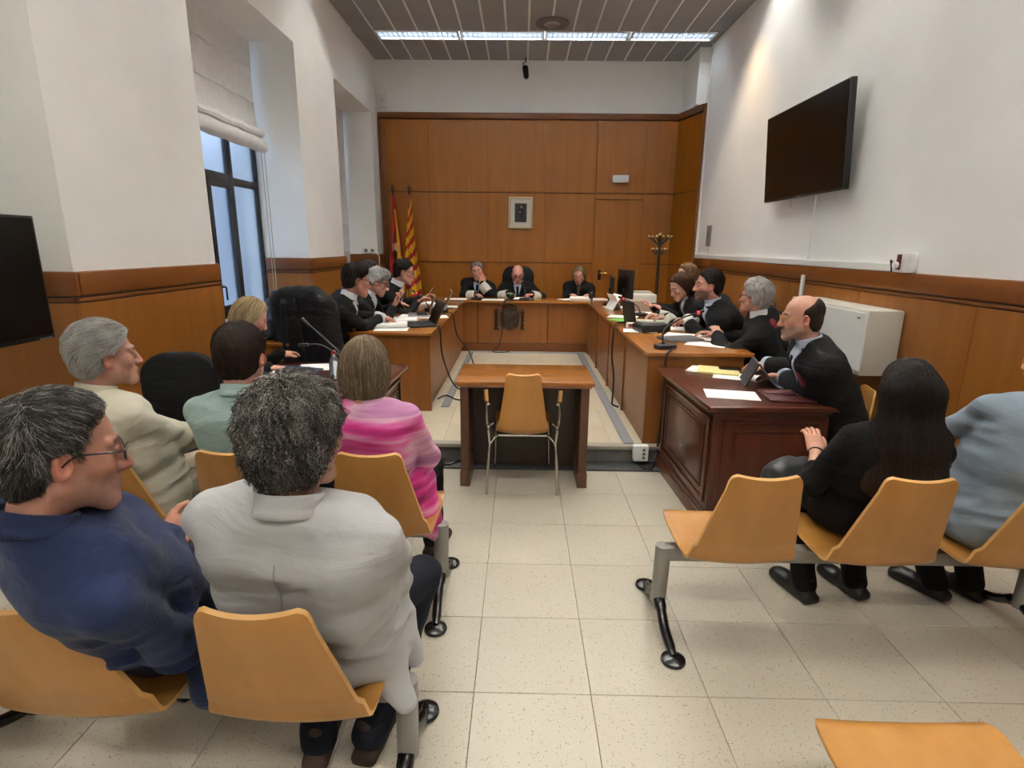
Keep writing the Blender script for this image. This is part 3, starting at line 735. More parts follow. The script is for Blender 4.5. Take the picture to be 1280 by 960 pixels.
def strands(name, g, V, n, Hc, R, s, m, parent, flow, length, npts=8, rad=.0005, lift=.004, wild=.25, curl=0, seed=1, keep=None, ztone=0):
    r = np.random.default_rng(seed)
    P = V[r.integers(0, len(V), n)]+r.normal(size=(n, 3))*.003
    if keep is not None: P = P[keep((P-Hc)@R/s)]; n = len(P)
    P = g.project(P, -.001, 2)
    out = np.zeros((n, npts, 3)); L = length*r.uniform(.55, 1.2, n)/(npts-1)
    lc = (P-Hc)@R/s; coh = np.stack([ripple(lc[:, 0], lc[:, 1], lc[:, 2], 95, seed+q, 6) for q in range(3)], 1)
    rnd = coh*.9+.35*r.normal(size=(n, 3)); ph = 5.5*ripple(lc[:, 0], lc[:, 1], lc[:, 2], 110, seed+7, 6)+r.normal(size=n)*.5
    lf = lift*r.uniform(.1, 1.0, n)
    for i in range(npts):
        out[:, i] = P
        loc = (P-Hc)@R/s; d = flow(loc)@R.T
        d = d/np.maximum(np.linalg.norm(d, axis=1, keepdims=True), 1e-6)+wild*rnd
        gr = g.grad(P); d = d-gr*(d*gr).sum(1, keepdims=True)
        if curl:
            side = np.cross(gr, d); a = ph+i*2.1
            d = d+curl*(side*np.cos(a)[:, None]); 
        d = d/np.maximum(np.linalg.norm(d, axis=1, keepdims=True), 1e-6)
        P = P+d*L[:, None]; f = i/(npts-1)
        tgt = lf*(f+.15)
        if curl: tgt = tgt+curl*.004*np.abs(np.sin(ph+i*1.3))
        P = P-g.grad(P)*(g.sample(P)-tgt)[:, None]
    hc = bpy.data.hair_curves.new(name); hc.add_curves([npts]*n)
    hc.position_data.foreach_set('vector', out.astype(f32).ravel())
    a = hc.attributes.new('radius', 'FLOAT', 'POINT')
    tp = np.tile(np.linspace(1, .35, npts), (n, 1))*rad; a.data.foreach_set('value', tp.astype(f32).ravel())
    hc.materials.append(m); q_ = ripple(lc[:, 0]*(2.2 if curl == 0 else 1), lc[:, 1], lc[:, 2]*.6, 130, seed+5, 7)
    sa = hc.attributes.new('shade', 'FLOAT', 'CURVE'); sa.data.foreach_set('value', np.clip(.42+.30*q_+.2*r.normal(size=n)+ztone*lc[:, 2], 0, 1).astype(f32))
    o = bpy.data.objects.new(name, hc); COL.objects.link(o)
    if parent is not None: o.parent = parent
    return o
def flow_crown(p):
    c = np.array([0, -.06, .10]); d = p-c; d[:, 2] -= .05; return d
def flow_forward(p):
    d = np.stack([p[:, 0]*.3, np.full(len(p), .5)-np.clip(-p[:, 1]-.03, 0, .2)*12, -.25-np.clip(.06-p[:, 2], 0, .3)*6], 1); return d
def flow_back(p):
    d = np.stack([p[:, 0]*1.2, -.6+0*p[:, 0], -.15-np.clip(.07-p[:, 2], 0, .3)*8], 1); return d
def flow_down(p):
    top = np.clip((p[:, 2]-.05)/.08, 0, 1)
    return np.stack([p[:, 0]*9*top+p[:, 0]*.4, p[:, 1]*5*top-.1, -1+0*p[:, 0]], 1)
def flow_side(p):
    top = np.clip((p[:, 2]-.03)/.08, 0, 1)
    return np.stack([.7*top+p[:, 0]*2, .5*top-.35, -.2-1.0*(1-top)], 1)

def catmull_np(p, k): return [tuple(v) for v in catmull(p, k)]
STEP = {}
def person(label, x, y, face, floor=0.0, seat=.44, head=None, hyaw=None, hpitch=0, hroll=0, tone=(214,170,146), s=1.0, hs=1.0,
           twist=0, width=1.0, belly=1.0, handL=None, handR=None, poleL=None, poleR=None, hand_dir=None, curl=(.5,.5), hand_n=None,
           top='jacket', top_mat=None, pants_mat=None, shoe_mat=None, h=.012, hh=.005, sleeve=1.0, sleeve_r=1.0, wrinkle=.004, wseed=0, wscale=38,
           hair=None, beard=None, brow=(70,55,45), lips=None, bald_tint=None, nose=1.0, jaw=1.0, kneeL=None, kneeR=None, footL=None, footR=None,
           collar=None, patches=(), glasses=None, skirt=None, eyes=True, fingers=True, legs=True, hem=.0, shoulder_drop=.078, lap_dir=None, seams=(), seam_mat=None):
    """x, y: hips on the ground plan; face: degrees, 0 looks along +Y, positive turns left; head, hands: world points"""
    ang = math.radians(face); ca, sa = math.cos(ang), math.sin(ang)
    W2L = np.array([[ca, sa, 0], [-sa, ca, 0], [0, 0, 1]])
    def loc(p): return W2L@(np.array(p, float)-vec(x, y, floor))
    body_parts = []
    Hc = loc(head); Rh = head_frame((hyaw if hyaw is not None else face)-face, hpitch, hroll)
    pel = vec(0, 0, seat+.105*s)
    nb = Hc+Rh@vec(0, -.034, -.122)*hs+vec(0, -.014, -.022)*s          # base of the neck
    up = unit(nb-pel); L = np.linalg.norm(nb-pel)/.53
    tw = math.radians(twist); Rt = frame_from(vec(-math.sin(tw), math.cos(tw), 0), up)
    Rp = frame_from(vec(0, 1, 0), unit(up+vec(0, 0, 1.2)))
    sw = .178*s*width
    TP = lambda a, b, c: pel+Rt@vec(a*s*width, b*s, c*L)
    sh = {q: nb+Rt@vec(q*sw, -.004, -shoulder_drop*s) for q in (-1, 1)}
    l1, l2 = .292*s, .262*s
    hands = {-1: handL, 1: handR}; poles = {-1: poleL, 1: poleR}; el, wr = {}, {}
    for q in (-1, 1):
        t = loc(hands[q]) if hands[q] is not None else vec(q*.12*s, .36*s, seat+.20*s)
        pole = np.array(poles[q], float) if poles[q] is not None else vec(q*.38, -.5, -1.0)
        el[q], wr[q] = ik(sh[q], t, l1, l2, pole)
    kn, an, hipj = {}, {}, {}
    for q, k_, f_ in ((-1, kneeL, footL), (1, kneeR, footR)):
        hipj[q] = vec(q*.088*s, .02, seat+.085*s)
        kn[q] = loc(k_) if k_ is not None else vec(q*.115*s, .44*s, seat+.07*s)
        an[q] = loc(f_) if f_ is not None else vec(q*.11*s, .44*s, .09)
        an[q][2] = max(an[q][2], .085)
    def torso(v, e, k=.05, pelvis=True):
        if pelvis: v.ell(pel+vec(0,0,-.005), vec(.178*s*width+e,.142*s*belly+e,.115*s+e), Rp, k=k)
        v.rbox(TP(0,.014,.15), vec(.156*s*width*(.4+.6*belly)+e,.118*s*belly+e,.20*L+e), .105*s, Rt, k=k)
        v.rbox(TP(0,.000,.335), vec(.176*s*width+e,.112*s+e,.175*L+e), .098*s, Rt, k=k)
        for q in (-1, 1):
            v.cone(nb+Rt@vec(q*.03,-.010,-.022), sh[q]+Rt@vec(-q*.02,0,.006), .050*s+e, .050*s+e, k=.035)
            v.cone(sh[q]+Rt@vec(-q*.05,-.03,-.04), TP(q*.10,-.035,.24), .052*s+e, .065*s+e, k=.05)
    def arm(v, q, e, upto=1.0, rr=1.0, k=.016):
        v.cone(sh[q], el[q], .052*s*rr+e, .047*s*rr+e, k=k)
        if upto > .5:
            end = el[q]+(wr[q]-el[q])*min(1, (upto-.5)*2); v.cone(el[q], end, .047*s*rr+e, (.047-.012*min(1, (upto-.5)*2))*s*rr+e*(1.3 if rr > 1 else 1), k=.02)
    # ---------- body: torso and limbs coarse, head and hands fine, one mesh
    Vs, Qs, Cs, n0 = [], [], [], 0
    base_c = np.array(lin(tone))
    v = Vol(); torso(v, -.032, pelvis=True)
    for q in (-1, 1):
        arm(v, q, -.010)
        if legs: v.cone(hipj[q], kn[q], .07*s, .05*s, k=.03); v.cone(kn[q], an[q], .048*s, .036*s, k=.02)
    if sleeve < .9:      # bare forearms need a finer grid
        bv = v.grid(.011)
    else: bv = v.grid(.022)
    V, Q = bv.nets(); Vs.append(V); Qs.append(Q); Cs.append(np.tile(base_c, (len(V), 1))); n0 += len(V)
    hv = head_vol(Hc, Rh, hs, nose, jaw, neck_to=nb+Rt@vec(0,.0,.0), neck_r=.056)
    hgd = hv.grid(hh); V, Q = hgd.nets(); Vs.append(V); Qs.append(Q+n0); n0 += len(V)
    Cs.append(skin_cols(V, Hc, Rh, hs, tone, beard, brow, lips, bald_tint=bald_tint))
    for qi, q in enumerate((-1, 1)):
        fd = unit(wr[q]-el[q]); fore = fd
        if hand_dir and hand_dir[qi] is not None: fd = unit(W2L@np.array(hand_dir[qi], float))
        nn = W2L@np.array(hand_n[qi], float) if hand_n and hand_n[qi] is not None else vec(0, 0, 1)
        if abs(unit(nn)@fd) > .95: nn = vec(0, 1, 0)
        vv = hand_vol(wr[q], fd, nn, -q, curl[qi], s*.98, fore=fore)
        hg = vv.grid(.0034 if fingers else .005); V, Q = hg.nets(); Vs.append(V); Qs.append(Q+n0); n0 += len(V)
        C = np.tile(base_c, (len(V), 1)); C[:, 1] *= .9; C[:, 2] *= .88; Cs.append(C)
    ob = link('person', np_mesh('person', np.concatenate(Vs), np.concatenate(Qs), [M_SKIN], np.concatenate(Cs)), None, None, (x, y, floor), face)
    tag(ob, label, 'person', None)
    # ---------- upper garment
    e = {'shirt': .003, 'jacket': .010, 'robe': .016, 'knit': .004, 'tunic': .007}[top]
    v = Vol(); torso(v, e)
    for q in (-1, 1): arm(v, q, e*.7, sleeve, sleeve_r)
    if top in ('jacket', 'tunic', 'shirt', 'knit', 'robe') and hem:
        v.ell(pel+vec(0,-.01,-.05), vec(.19*s*width+e,.15*s*belly+e,.12), None, k=.05)
    if top == 'robe':
        for q in (-1, 1):
            v.cone(sh[q]+vec(0,0,-.02), hipj[q]+vec(q*.07,-.03,.0), .075*s, .10*s, k=.06)
            v.cone(hipj[q]+vec(q*.02,0,.01), kn[q]+vec(0,-.03,.0), .10*s, .085*s, k=.05)
            v.cone(kn[q]+vec(0,-.03,0), an[q]+vec(0,-.02,.10), .085*s, .10*s, k=.05)
            v.cone(el[q], el[q]+(wr[q]-el[q])*.75+vec(0,0,-.025), .06*s, .066*s, k=.03)
    if skirt: skirt(v, pel, kn, an, s, loc)
    g = v.grid(h); X, Y, Z = g.xyz()
    m = np.abs(g.F) < 4*h
    if wrinkle:
        N = ripple(X, Y, Z*1.7, wscale, wseed, 5)
        N = np.sign(N)*np.abs(N)**.7
        # deeper folds at waist and elbows
        wgt = np.exp(-((Z-(pel[2]+.06))/.09)**2)
        for q in (-1, 1): wgt = wgt+1.1*np.exp(-((X-el[q][0])**2+(Y-el[q][1])**2+(Z-el[q][2])**2)/.009)
        for q in (-1, 1): wgt = wgt+.7*np.exp(-((X-sh[q][0])**2+(Y-sh[q][1])**2+(Z-sh[q][2]+.1)**2)/.008)
        fold = 1-2*np.abs(ripple(X*.45, Y*.45, Z, 42, wseed+3, 4))
        g.F = (g.F+np.where(m, wrinkle*N*.5-wrinkle*1.5*fold*np.clip(wgt, 0, 1.4), 0)).astype(f32)
    V, Q = g.nets(); gname = {'shirt': 'shirt', 'jacket': 'jacket', 'robe': 'robe', 'knit': 'sweater', 'tunic': 'tunic'}[top]
    go = link(gname, np_mesh(gname, V, Q, [top_mat]), None, ob)
    for pts in seams:
        P = np.array([TP(*p) for p in catmull_np(pts, 16)]); P = g.project(P, .0022, 8)
        B().tube([tuple(p) for p in P], .0018, 4).put('seam', seam_mat or top_mat, go)
    # ---------- patches laid on the garment: shirt front, tie, cuffs, emblem
    env = dict(TP=TP, Rt=Rt, nb=nb, pel=pel, sh=sh, el=el, wr=wr, Hc=Hc, Rh=Rh, s=s, L=L, kn=kn)
    for pname, region, off, pm, ph in patches:
        fn = region(env); lo, hi = fn.box
        sub = v.grid(ph, clip=(lo, hi)); X, Y, Z = sub.xyz()
        G = np.maximum(sub.F-off, fn(X, Y, Z)); G = np.maximum(G, -(sub.F+.012))
        G[0], G[-1], G[:, 0], G[:, -1], G[:, :, 0], G[:, :, -1] = 1, 1, 1, 1, 1, 1
        V, Q = sub.copy(G).nets()
        if len(V): link(pname, np_mesh(pname, V, Q, [pm]), None, ob)
    # ---------- collar
    if collar:
        cm, ch, cr, opening = collar
        na = unit(Hc+Rh@vec(0,-.03,-.07)-nb); c = nb+na*.016*s
        cv = Vol(); cv.torus(c, na, cr*s, .005, ch, k=.01); cv.torus(c-na*(ch+.001), na, (cr+.004)*s, .0045, .003, k=.01)
        cg = cv.grid(.004); X, Y, Z = cg.xyz()
        fw = Rt[:, 1]; rt_ = Rt[:, 0]
        a = (X-c[0])*fw[0]+(Y-c[1])*fw[1]+(Z-c[2])*fw[2]; b_ = (X-c[0])*rt_[0]+(Y-c[1])*rt_[1]+(Z-c[2])*rt_[2]
        cut = np.minimum(a*.8-.01, opening-np.abs(b_))
        V, Q = cg.copy(np.maximum(cg.F, cut)).nets(); link('collar', np_mesh('collar', V, Q, [cm]), None, ob)
    # ---------- trousers and shoes
    if legs:
        v = Vol(); v.ell(pel+vec(0,0,-.02), vec(.165*s*width,.135*s*belly,.10*s), None, k=.03)
        for q in (-1, 1):
            v.cone(hipj[q], kn[q], .083*s, .062*s, k=.03); v.cone(kn[q], an[q]+vec(0,0,-.02), .062*s, .056*s, k=.02)
        g = v.grid(max(h, .012)); X, Y, Z = g.xyz(); m = np.abs(g.F) < .04
        g.F = (g.F+np.where(m, .003*ripple(X, Y, Z*1.5, 45, wseed+9, 4), 0)).astype(f32)
        V, Q = g.nets(); link('trousers', np_mesh('trousers', V, Q, [pants_mat or top_mat]), None, ob)
        for q in (-1, 1):
            a = an[q]; fdir = unit(vec(*(a-kn[q])[:2], 0)*.0+(vec(*lap_dir, 0) if lap_dir else vec(q*.12, 1, 0)))
            R = frame_from(fdir, (0,0,1)); v = Vol(); z0 = -floor*0
            v.rbox(vec(a[0], a[1], .022)+fdir*.065, vec(.042,.135,.022), .02, R, k=.02)
            v.ell(vec(a[0], a[1], .05)+fdir*.02, vec(.040,.075,.048), R, k=.025); v.ell(vec(a[0], a[1], .035)+fdir*.13, vec(.043,.07,.032), R, k=.02)
            v.cone(a+vec(0,0,-.03), a+vec(0,0,.01), .042, .042, k=.02)
            g = v.grid(.008); X, Y, Z = g.xyz(); g.F = np.maximum(g.F, (.002-Z)+0*X+0*Y).astype(f32)
            V, Q = g.nets(); link('shoe', np_mesh('shoe', V, Q, [shoe_mat or M_SHOE]), None, ob)
    # ---------- hair
    if hair:
        st = hair['style']; zn = hair.get('nape', -.09)
        hvv, yl = hair_vol(Hc, Rh, hs, st, hair.get('vol', .012), hair.get('extra'))
        hg = hair_grid(hvv, yl, Hc, Rh, hs, hair.get('h', .006), st, zn, hair.get('noise', .003), hair.get('nscale', 120), wseed)
        V, Q = hg.nets(); ho = link('hair', np_mesh('hair', V, Q, [hair['cap']]), None, ob)
        for k_, f_ in enumerate(hair.get('strands', [])):
            o = strands('hair_strands', hg, V, f_['n'], Hc, Rh, hs, f_['m'], ho, f_['flow'], f_['len'], f_.get('pts', 8), f_.get('r', .0006), f_.get('lift', .004), f_.get('wild', .25), f_.get('curl', 0), wseed+11+k_, f_.get('keep'), f_.get('ztone', 0))
            o['kind'] = 'stuff'
    # ---------- eyes, glasses
    T = lambda *p: Hc+Rh@(np.array(p)*hs)
    if eyes:
        for q in (-1, 1):
            b = B(); c = Vector(T(q*.032,.0775,.0035)); b.ball(c, .0122*hs, 12)
            me = b.mesh('eye', True); me.materials.append(M_EYE); me.materials.append(M_IRIS)
            fw = Vector(Rh[:, 1])
            for p in me.polygons:
                if (p.center-c).normalized().dot(fw) > .86: p.material_index = 1
            link('eye', me, None, ob)
    if glasses:
        gm, gr = glasses; b = B()
        for q in (-1, 1):
            ring = [T(q*.034+.023*math.cos(a), .106-.35*abs(.023*math.cos(a)*q+.0)*0-(.010 if q*math.cos(a) > 0 else 0)*abs(math.cos(a)), .002+.017*math.sin(a)) for a in np.linspace(0, 2*math.pi, 18, endpoint=False)]
            b.tube(ring, gr, 5, closed=True)
            b.tube(catmull([T(q*.056,.096,.008), T(q*.076,.06,.010), T(q*.083,.01,.008), T(q*.083,-.012,-.012)], 4), gr, 5)
        b.tube([T(-.011,.107,.004), T(0,.109,.007), T(.011,.107,.004)], gr, 5)
        b.put('glasses', gm, ob)
    STEP[label] = env
    return ob, env

# regions for patches (functions of the figure's own frame)
def _local(env, p):
    return env['pel']+env['Rt']@vec(p[0]*env['s'], p[1]*env['s'], p[2]*env['L'])
def shirt_v(half_top=.05, z0=.16, z1=.52, half_bot=.0, shift=0.0, slant=0.0):
    def make(env):
        o, R, s, L = env['pel'], env['Rt'], env['s'], env['L']
        def fn(X, Y, Z):
            x, y, z = X-o[0], Y-o[1], Z-o[2]
            a = x*R[0,0]+y*R[1,0]+z*R[2,0]; b = x*R[0,1]+y*R[1,1]+z*R[2,1]; c = (x*R[0,2]+y*R[1,2]+z*R[2,2])/L
            t = np.clip((c-z0)/(z1-z0), 0, 1); w = (half_bot+(half_top-half_bot)*t)*s
            return np.maximum(np.maximum(np.maximum(np.abs(a-(shift+slant*t)*s)-w, -b+.02), b-.168*s), np.maximum(z0-c, c-z1)*L)
        c = _local(env, (0, .1, (z0+z1)/2)); fn.box = (c-.32, c+.32); return fn
    return make
def ball_at(side, frac, r, on='chest', pos=None):
    def make(env):
        if on == 'chest': c = _local(env, pos)
        elif on == 'cuff': c = env['el'][side]+(env['wr'][side]-env['el'][side])*frac
        if on == 'cuff':
            d = unit(env['wr'][side]-env['el'][side])
            def fn(X, Y, Z):
                t = (X-c[0])*d[0]+(Y-c[1])*d[1]+(Z-c[2])*d[2]
                q = np.sqrt((X-c[0])**2+(Y-c[1])**2+(Z-c[2])**2)
                return np.maximum(np.abs(t)-r, q-.12)
            fn.box = (c-.14, c+.14)
        else:
            def fn(X, Y, Z): return np.sqrt((X-c[0])**2+(Y-c[1])**2+(Z-c[2])**2)-r
            fn.box = (c-r-.02, c+r+.02)
        return fn
    return make
M_SHOE = mat('black_leather', (16,15,15), .4)
M_EYE = mat('eye_white', (226,220,214), .25); M_IRIS = mat('eye_iris', (48,36,28), .15)

# ------------------------------------------------------------------ furniture
def shell_mesh(prof, name='seat_shell', th=.013, dish=.018, nx=12):
    """bent plywood: rows of (y, z, half width) from the top of the back to the front lip"""
    bm = bmesh.new(); rows = []; N = len(prof)
    P = [Vector((0, p[0], p[1])) for p in prof]
    for i, (y, z, w) in enumerate(prof):
        t = (P[min(i+1, N-1)]-P[max(i-1, 0)]).normalized(); n = Vector((0, -t.z, t.y))   # points to the sitter's side reversed below
        a, c = [], []
        for k in range(nx+1):
            u = -1+2*k/nx; d = dish*(u*u-.4)
            p = Vector((u*w, y, z))+n*d*(1 if i < N*.75 else .3)
            a.append(bm.verts.new(p)); c.append(bm.verts.new(p+n*th))
        rows.append((a, c))
    for i in range(N-1):
        for k in range(nx):
            bm.faces.new((rows[i][0][k], rows[i][0][k+1], rows[i+1][0][k+1], rows[i+1][0][k]))
            bm.faces.new((rows[i][1][k], rows[i+1][1][k], rows[i+1][1][k+1], rows[i][1][k+1]))
    edge = []
    for i in range(N-1):
        edge.append(bm.faces.new((rows[i][0][0], rows[i+1][0][0], rows[i+1][1][0], rows[i][1][0])))
        edge.append(bm.faces.new((rows[i][0][nx], rows[i][1][nx], rows[i+1][1][nx], rows[i+1][0][nx])))
    for k in range(nx):
        edge.append(bm.faces.new((rows[0][0][k], rows[0][1][k], rows[0][1][k+1], rows[0][0][k+1])))
        edge.append(bm.faces.new((rows[-1][0][k], rows[-1][0][k+1], rows[-1][1][k+1], rows[-1][1][k])))
    for f in edge: f.material_index = 1
    bmesh.ops.recalc_face_normals(bm, faces=bm.faces)
    me = bpy.data.meshes.new(name); bm.to_mesh(me); bm.free()
    me.polygons.foreach_set('use_smooth', [True]*len(me.polygons))
    me.set_sharp_from_angle(angle=math.radians(50))
    me.materials.append(M_PLY); me.materials.append(M_PLYEDGE); return me
def seat_prof(top, bend, front, zt, dy):
    pr = [(-dy-.004, zt, top-.024), (-dy-.002, zt-.004, top-.010), (-dy, zt-.012, top-.002), (-dy+.003, zt-.03, top+.003)]
    for t in np.linspace(.1, .86, 8): pr.append((-dy+(dy-.01)*t, zt-.03-(zt-.03-.45)*t, top+(bend-.012-top)*t**.95))
    pr += [(-.008,.475,bend-.010), (-.002,.445,bend-.003), (.010,.420,bend), (.030,.405,bend+.002), (.06,.400,bend+.004), (.12,.402,bend+.007), (.2,.413,bend+.011),
           (.29,.431,front), (.34,.441,front), (.365,.442,front-.005), (.38,.437,front-.016), (.386,.428,front-.03)]
    return pr
SHELL = shell_mesh(seat_prof(.128, .208, .226, .825, .125))
def beam_bench(xs, ybend, ends, label):
    t = empty('beam_bench', (0, ybend+.21, 0), 0, label, 'bench', 'beech shell seat benches')
    for x in xs:
        link('seat_shell', SHELL, None, t, (x, -.21, 0))
        B().box(x-.09, x+.09, -.10, .09, .372, .395, bev=.004).put('seat_bracket', M_BLACKMET, t)
    B().box(min(xs)-.24, max(xs)+.24, -.03, .03, .31, .372, bev=.006).put('beam', M_GREYMET, t)
    for e in ends:
        lg = B().cyl((e,0,.10), (e+.005,0,.37), .033, .033, n=18).put('leg', M_GREYMET, t)
        for q in (-1, 1):
            B().tube(catmull([(e,0,.12),(e,q*.05,.105),(e,q*.13,.06),(e+.006,q*.21,.032),(e+.008,q*.255,.02)], 4), [.026]*5+[.021]*8+[.018]*4, n=10).put('foot_arm', M_BLACKMET, lg)
            B().lathe([(.047,0),(.05,.006),(.047,.016),(.03,.026),(.012,.03)], c=(e+.008,q*.255,0), n=22).put('foot_pad', M_BLACKMET, lg)
    return t
beam_bench([-.582-.545*k for k in range(3)], 1.17, [-.325, -1.70], 'beech shell seat bench under the blue and light grey jackets, nearest on the left')
beam_bench([-.577-.545*k for k in range(3)], 2.12, [-.355, -1.93], 'beech shell seat bench under the pink, mint and cream tops')
beam_bench([.878+.543*k for k in range(3)], 1.96, [.622, 2.2], 'beech shell seat bench with empty first seat beside the long haired woman')
beam_bench([.975+.545*k for k in range(2)], .80, [.74, 1.75], 'beech shell seat bench cut off by the bottom right corner')

# witness table and chair
t = empty('witness_table', (.035, 3.8, 0), 0, 'small walnut table with honey wood top in front of witness chair', 'table')
B().box(-.457,.457,-.27,.29,.722,.75,bev=.004).put('table_top', M_DESKTOPX, t)
B().box(-.44,.44,-.255,.275,.706,.722).put('edge_moulding', mat('table_edge', (176,128,90), .45), t, smooth=False)
for q in (-1, 1):
    sd = B().box(q*.40-.0275,q*.40+.0275,-.24,.18,.10,.706,bev=.003).put('side_panel', M_WALNUT, t)
    B().box(q*.40-.033,q*.40+.033,-.246,.186,0,.11,bev=.004).put('foot_block', M_WALNUT, sd)
B().box(-.373,.373,.12,.145,.02,.706).put('back_panel', M_WALNUTD, t, smooth=False)
WSHELL = shell_mesh(seat_prof(.112, .172, .19, .815, .05), 'seat_shell')
def ply_chair(x, y, rz, label, floor=0.0, arms=True):
    t = empty('shell_chair', (x, y, floor), rz, label, 'chair')
    link('seat_shell', WSHELL, None, t)
    for q in (-1, 1):
        B().tube(catmull([(q*.165,.04,.385),(q*.20,.0,.36),(q*.222,-.035,.30),(q*.235,-.055,.0)], 5), .0105, n=10).put('leg', M_CHROME, t)
        B().tube(catmull([(q*.165,.30,.41),(q*.185,.36,.38),(q*.195,.40,.30),(q*.2,.415,.0)], 5), .0105, n=10).put('leg', M_CHROME, t)
        if arms:
            ar = B().tube(catmull([(q*.215,-.02,.345),(q*.222,-.03,.42),(q*.224,-.03,.46),(q*.215,.0,.475)], 4), .009, n=8).tube(catmull([(q*.195,.02,.475),(q*.228,-.005,.465),(q*.236,-.02,.52),(q*.235,-.02,.60),(q*.222,-.01,.625)], 4), .008, n=8).tube([(q*.222,-.012,.615),(q*.234,-.02,.632)], .014, n=8).put('armrest', M_CHROME, t)
            B().tube([(q*.236,-.012,.63),(q*.243,.02,.70)], .014, n=10).put('arm_pad', M_PLY, ar)
    B().cyl((-.165,.04,.385), (.165,.04,.385), .009).cyl((-.165,.30,.41), (.165,.30,.41), .009).put('cross_bar', M_CHROME, t)
    return t
ply_chair(.025, 3.49, 0, 'empty beech witness chair with chrome arms before the walnut table')

# long desks of the court
def panel_row(par, horiz, a, b, n, fixed, z0, z1, m, d, gap=.006):
    w = (b-a)/n
    for i in range(n):
        u, v = a+i*w+gap/2, a+(i+1)*w-gap/2
        if horiz == 'y': B().box(min(fixed, fixed+d), max(fixed, fixed+d), u, v, z0, z1, bev=.003, seg=1).put('panel', m, par, smooth=False)
        else: B().box(u, v, min(fixed, fixed+d), max(fixed, fixed+d), z0, z1, bev=.003, seg=1).put('panel', m, par, smooth=False)
TOPZ = .862
ld = empty('court_desk', (-1.15, 6.3, HP), 0, 'long honey wood desk on the left, under the lawyers with the writing man', 'desk')
def W(o, b, name, m, smooth=False):
    x = b.put(name, m, o, smooth=smooth); x.location = -Vector(o.location); return x
def wpar(o):
    """child empty-free helper: returns a function that builds in world units under o"""
    return lambda b, name, m, smooth=True: W(o, b, name, m, smooth)
lw = wpar(ld)
lw(B().box(-1.56,-.775,4.84,7.79,TOPZ-.03,TOPZ,bev=.006), 'desk_top', M_DESKTOP)
lw(B().box(-.90,-.835,4.90,7.78,HP,HP+.085), 'plinth', M_DESK, False)
lw(B().box(-.862,-.83,4.905,7.78,HP+.085,TOPZ-.03), 'carcass', M_GROOVE, False)
for i in range(4):
    a = 4.875+i*.725; lw(B().box(-.83,-.80,a+.004,a+.721,HP+.09,TOPZ-.032,bev=.003,seg=1), 'panel', M_DESK, False)
lw(B().box(-1.51,-.80,4.87,4.905,HP+.0,TOPZ-.032,bev=.003,seg=1), 'end_panel', M_DESK, False)
rd = empty('court_desk', (1.3, 6.0, HP), 0, 'long honey wood desk on the right, under the bearded lawyer', 'desk')
rw = wpar(rd)
rw(B().box(.925,1.72,4.05,7.79,TOPZ-.03,TOPZ,bev=.006), 'desk_top', M_DESKTOP)
rw(B().box(.985,1.03,4.12,7.78,HP,HP+.085), 'plinth', M_DESK, False)
rw(B().box(.98,1.012,4.11,7.78,HP+.085,TOPZ-.03), 'carcass', M_GROOVE, False)
for i in range(4):
    a = 4.085+i*.92; rw(B().box(.95,.98,a+.03,a+.89,HP+.09,TOPZ-.032,bev=.003,seg=1), 'panel', M_DESK, False)
    rw(B().box(.938,.98,a+.885,a+.925,HP+.0,TOPZ-.032,bev=.004), 'panel_strip', M_RAIL)
rw(B().box(.95,1.66,4.08,4.115,HP,TOPZ-.032,bev=.003,seg=1), 'end_panel', M_DESK, False)
rw(B().box(.956,.98,4.10,7.78,HP,HP+.085,bev=.003), 'skirting', M_DESK, False)
jb = empty('judges_bench', (0, 8.1, HP), 0, 'judges bench of honey wood with dark carved crest at the back', 'desk')
jw = wpar(jb)
jw(B().box(-1.56,1.72,7.80,8.42,TOPZ-.03,TOPZ,bev=.006), 'desk_top', M_DESKTOPX)
jw(B().box(-1.5,1.66,7.895,7.94,HP,HP+.10), 'plinth', M_DESK, False)
jw(B().box(-1.5,1.66,7.89,7.92,HP+.10,TOPZ-.03), 'carcass', M_GROOVE, False)
for a, b in [(-1.5,-1.05),(-1.04,-.605),(-.60,.385),(.39,1.01),(1.015,1.66)]:
    jw(B().box(a+.003,b-.003,7.86,7.89,HP+.125,TOPZ-.032,bev=.003,seg=1), 'panel', M_DESK, False)
jw(B().box(-1.5,1.66,7.865,7.895,HP,HP+.12,bev=.003), 'skirting', M_RAILX, False)
# carved crest: shield under a crown between two banded columns
M_BRONZE = mat('dark_bronze', (74,54,40), .5, (48,34,26), (40,40,40), metal=.35)
cr = jw(B().prism([(-.29,.72),(-.02,.72),(-.02,.56),(-.06,.49),(-.155,.45),(-.25,.49),(-.29,.56)], 'y', 7.825, 7.86, bev=.008), 'crest', M_BRONZE)
def cw(b, name):
    o = b.put(name, M_BRONZE, cr); return o
for q in (-1, 1):
    x = -.155+q*.185
    c = B(); c.box(x-.035,x+.035,7.825,7.86,.455,.475,bev=.004).box(x-.03,x+.03,7.825,7.86,.70,.72,bev=.004).cyl((x,7.842,.475),(x,7.842,.70),.018,n=10)
    for z in (.52, .58, .64): c.tube([(x-.025,7.83,z-.012),(x,7.818,z+.002),(x+.025,7.83,z+.014)], .009)
    c.ball((x,7.842,.735), .018, sc=(1.2,.8,.7)); cw(c, 'column')
cn = B(); cn.box(-.265,-.045,7.82,7.858,.725,.75,bev=.004)
for k in range(5): x = -.255+k*.05; cn.tube(catmull([(x,7.84,.75),(x*.8-.031,7.83,.79),(-.155,7.84,.82)], 3), .008)
cn.ball((-.155,7.84,.825), .014); cw(cn, 'crown')
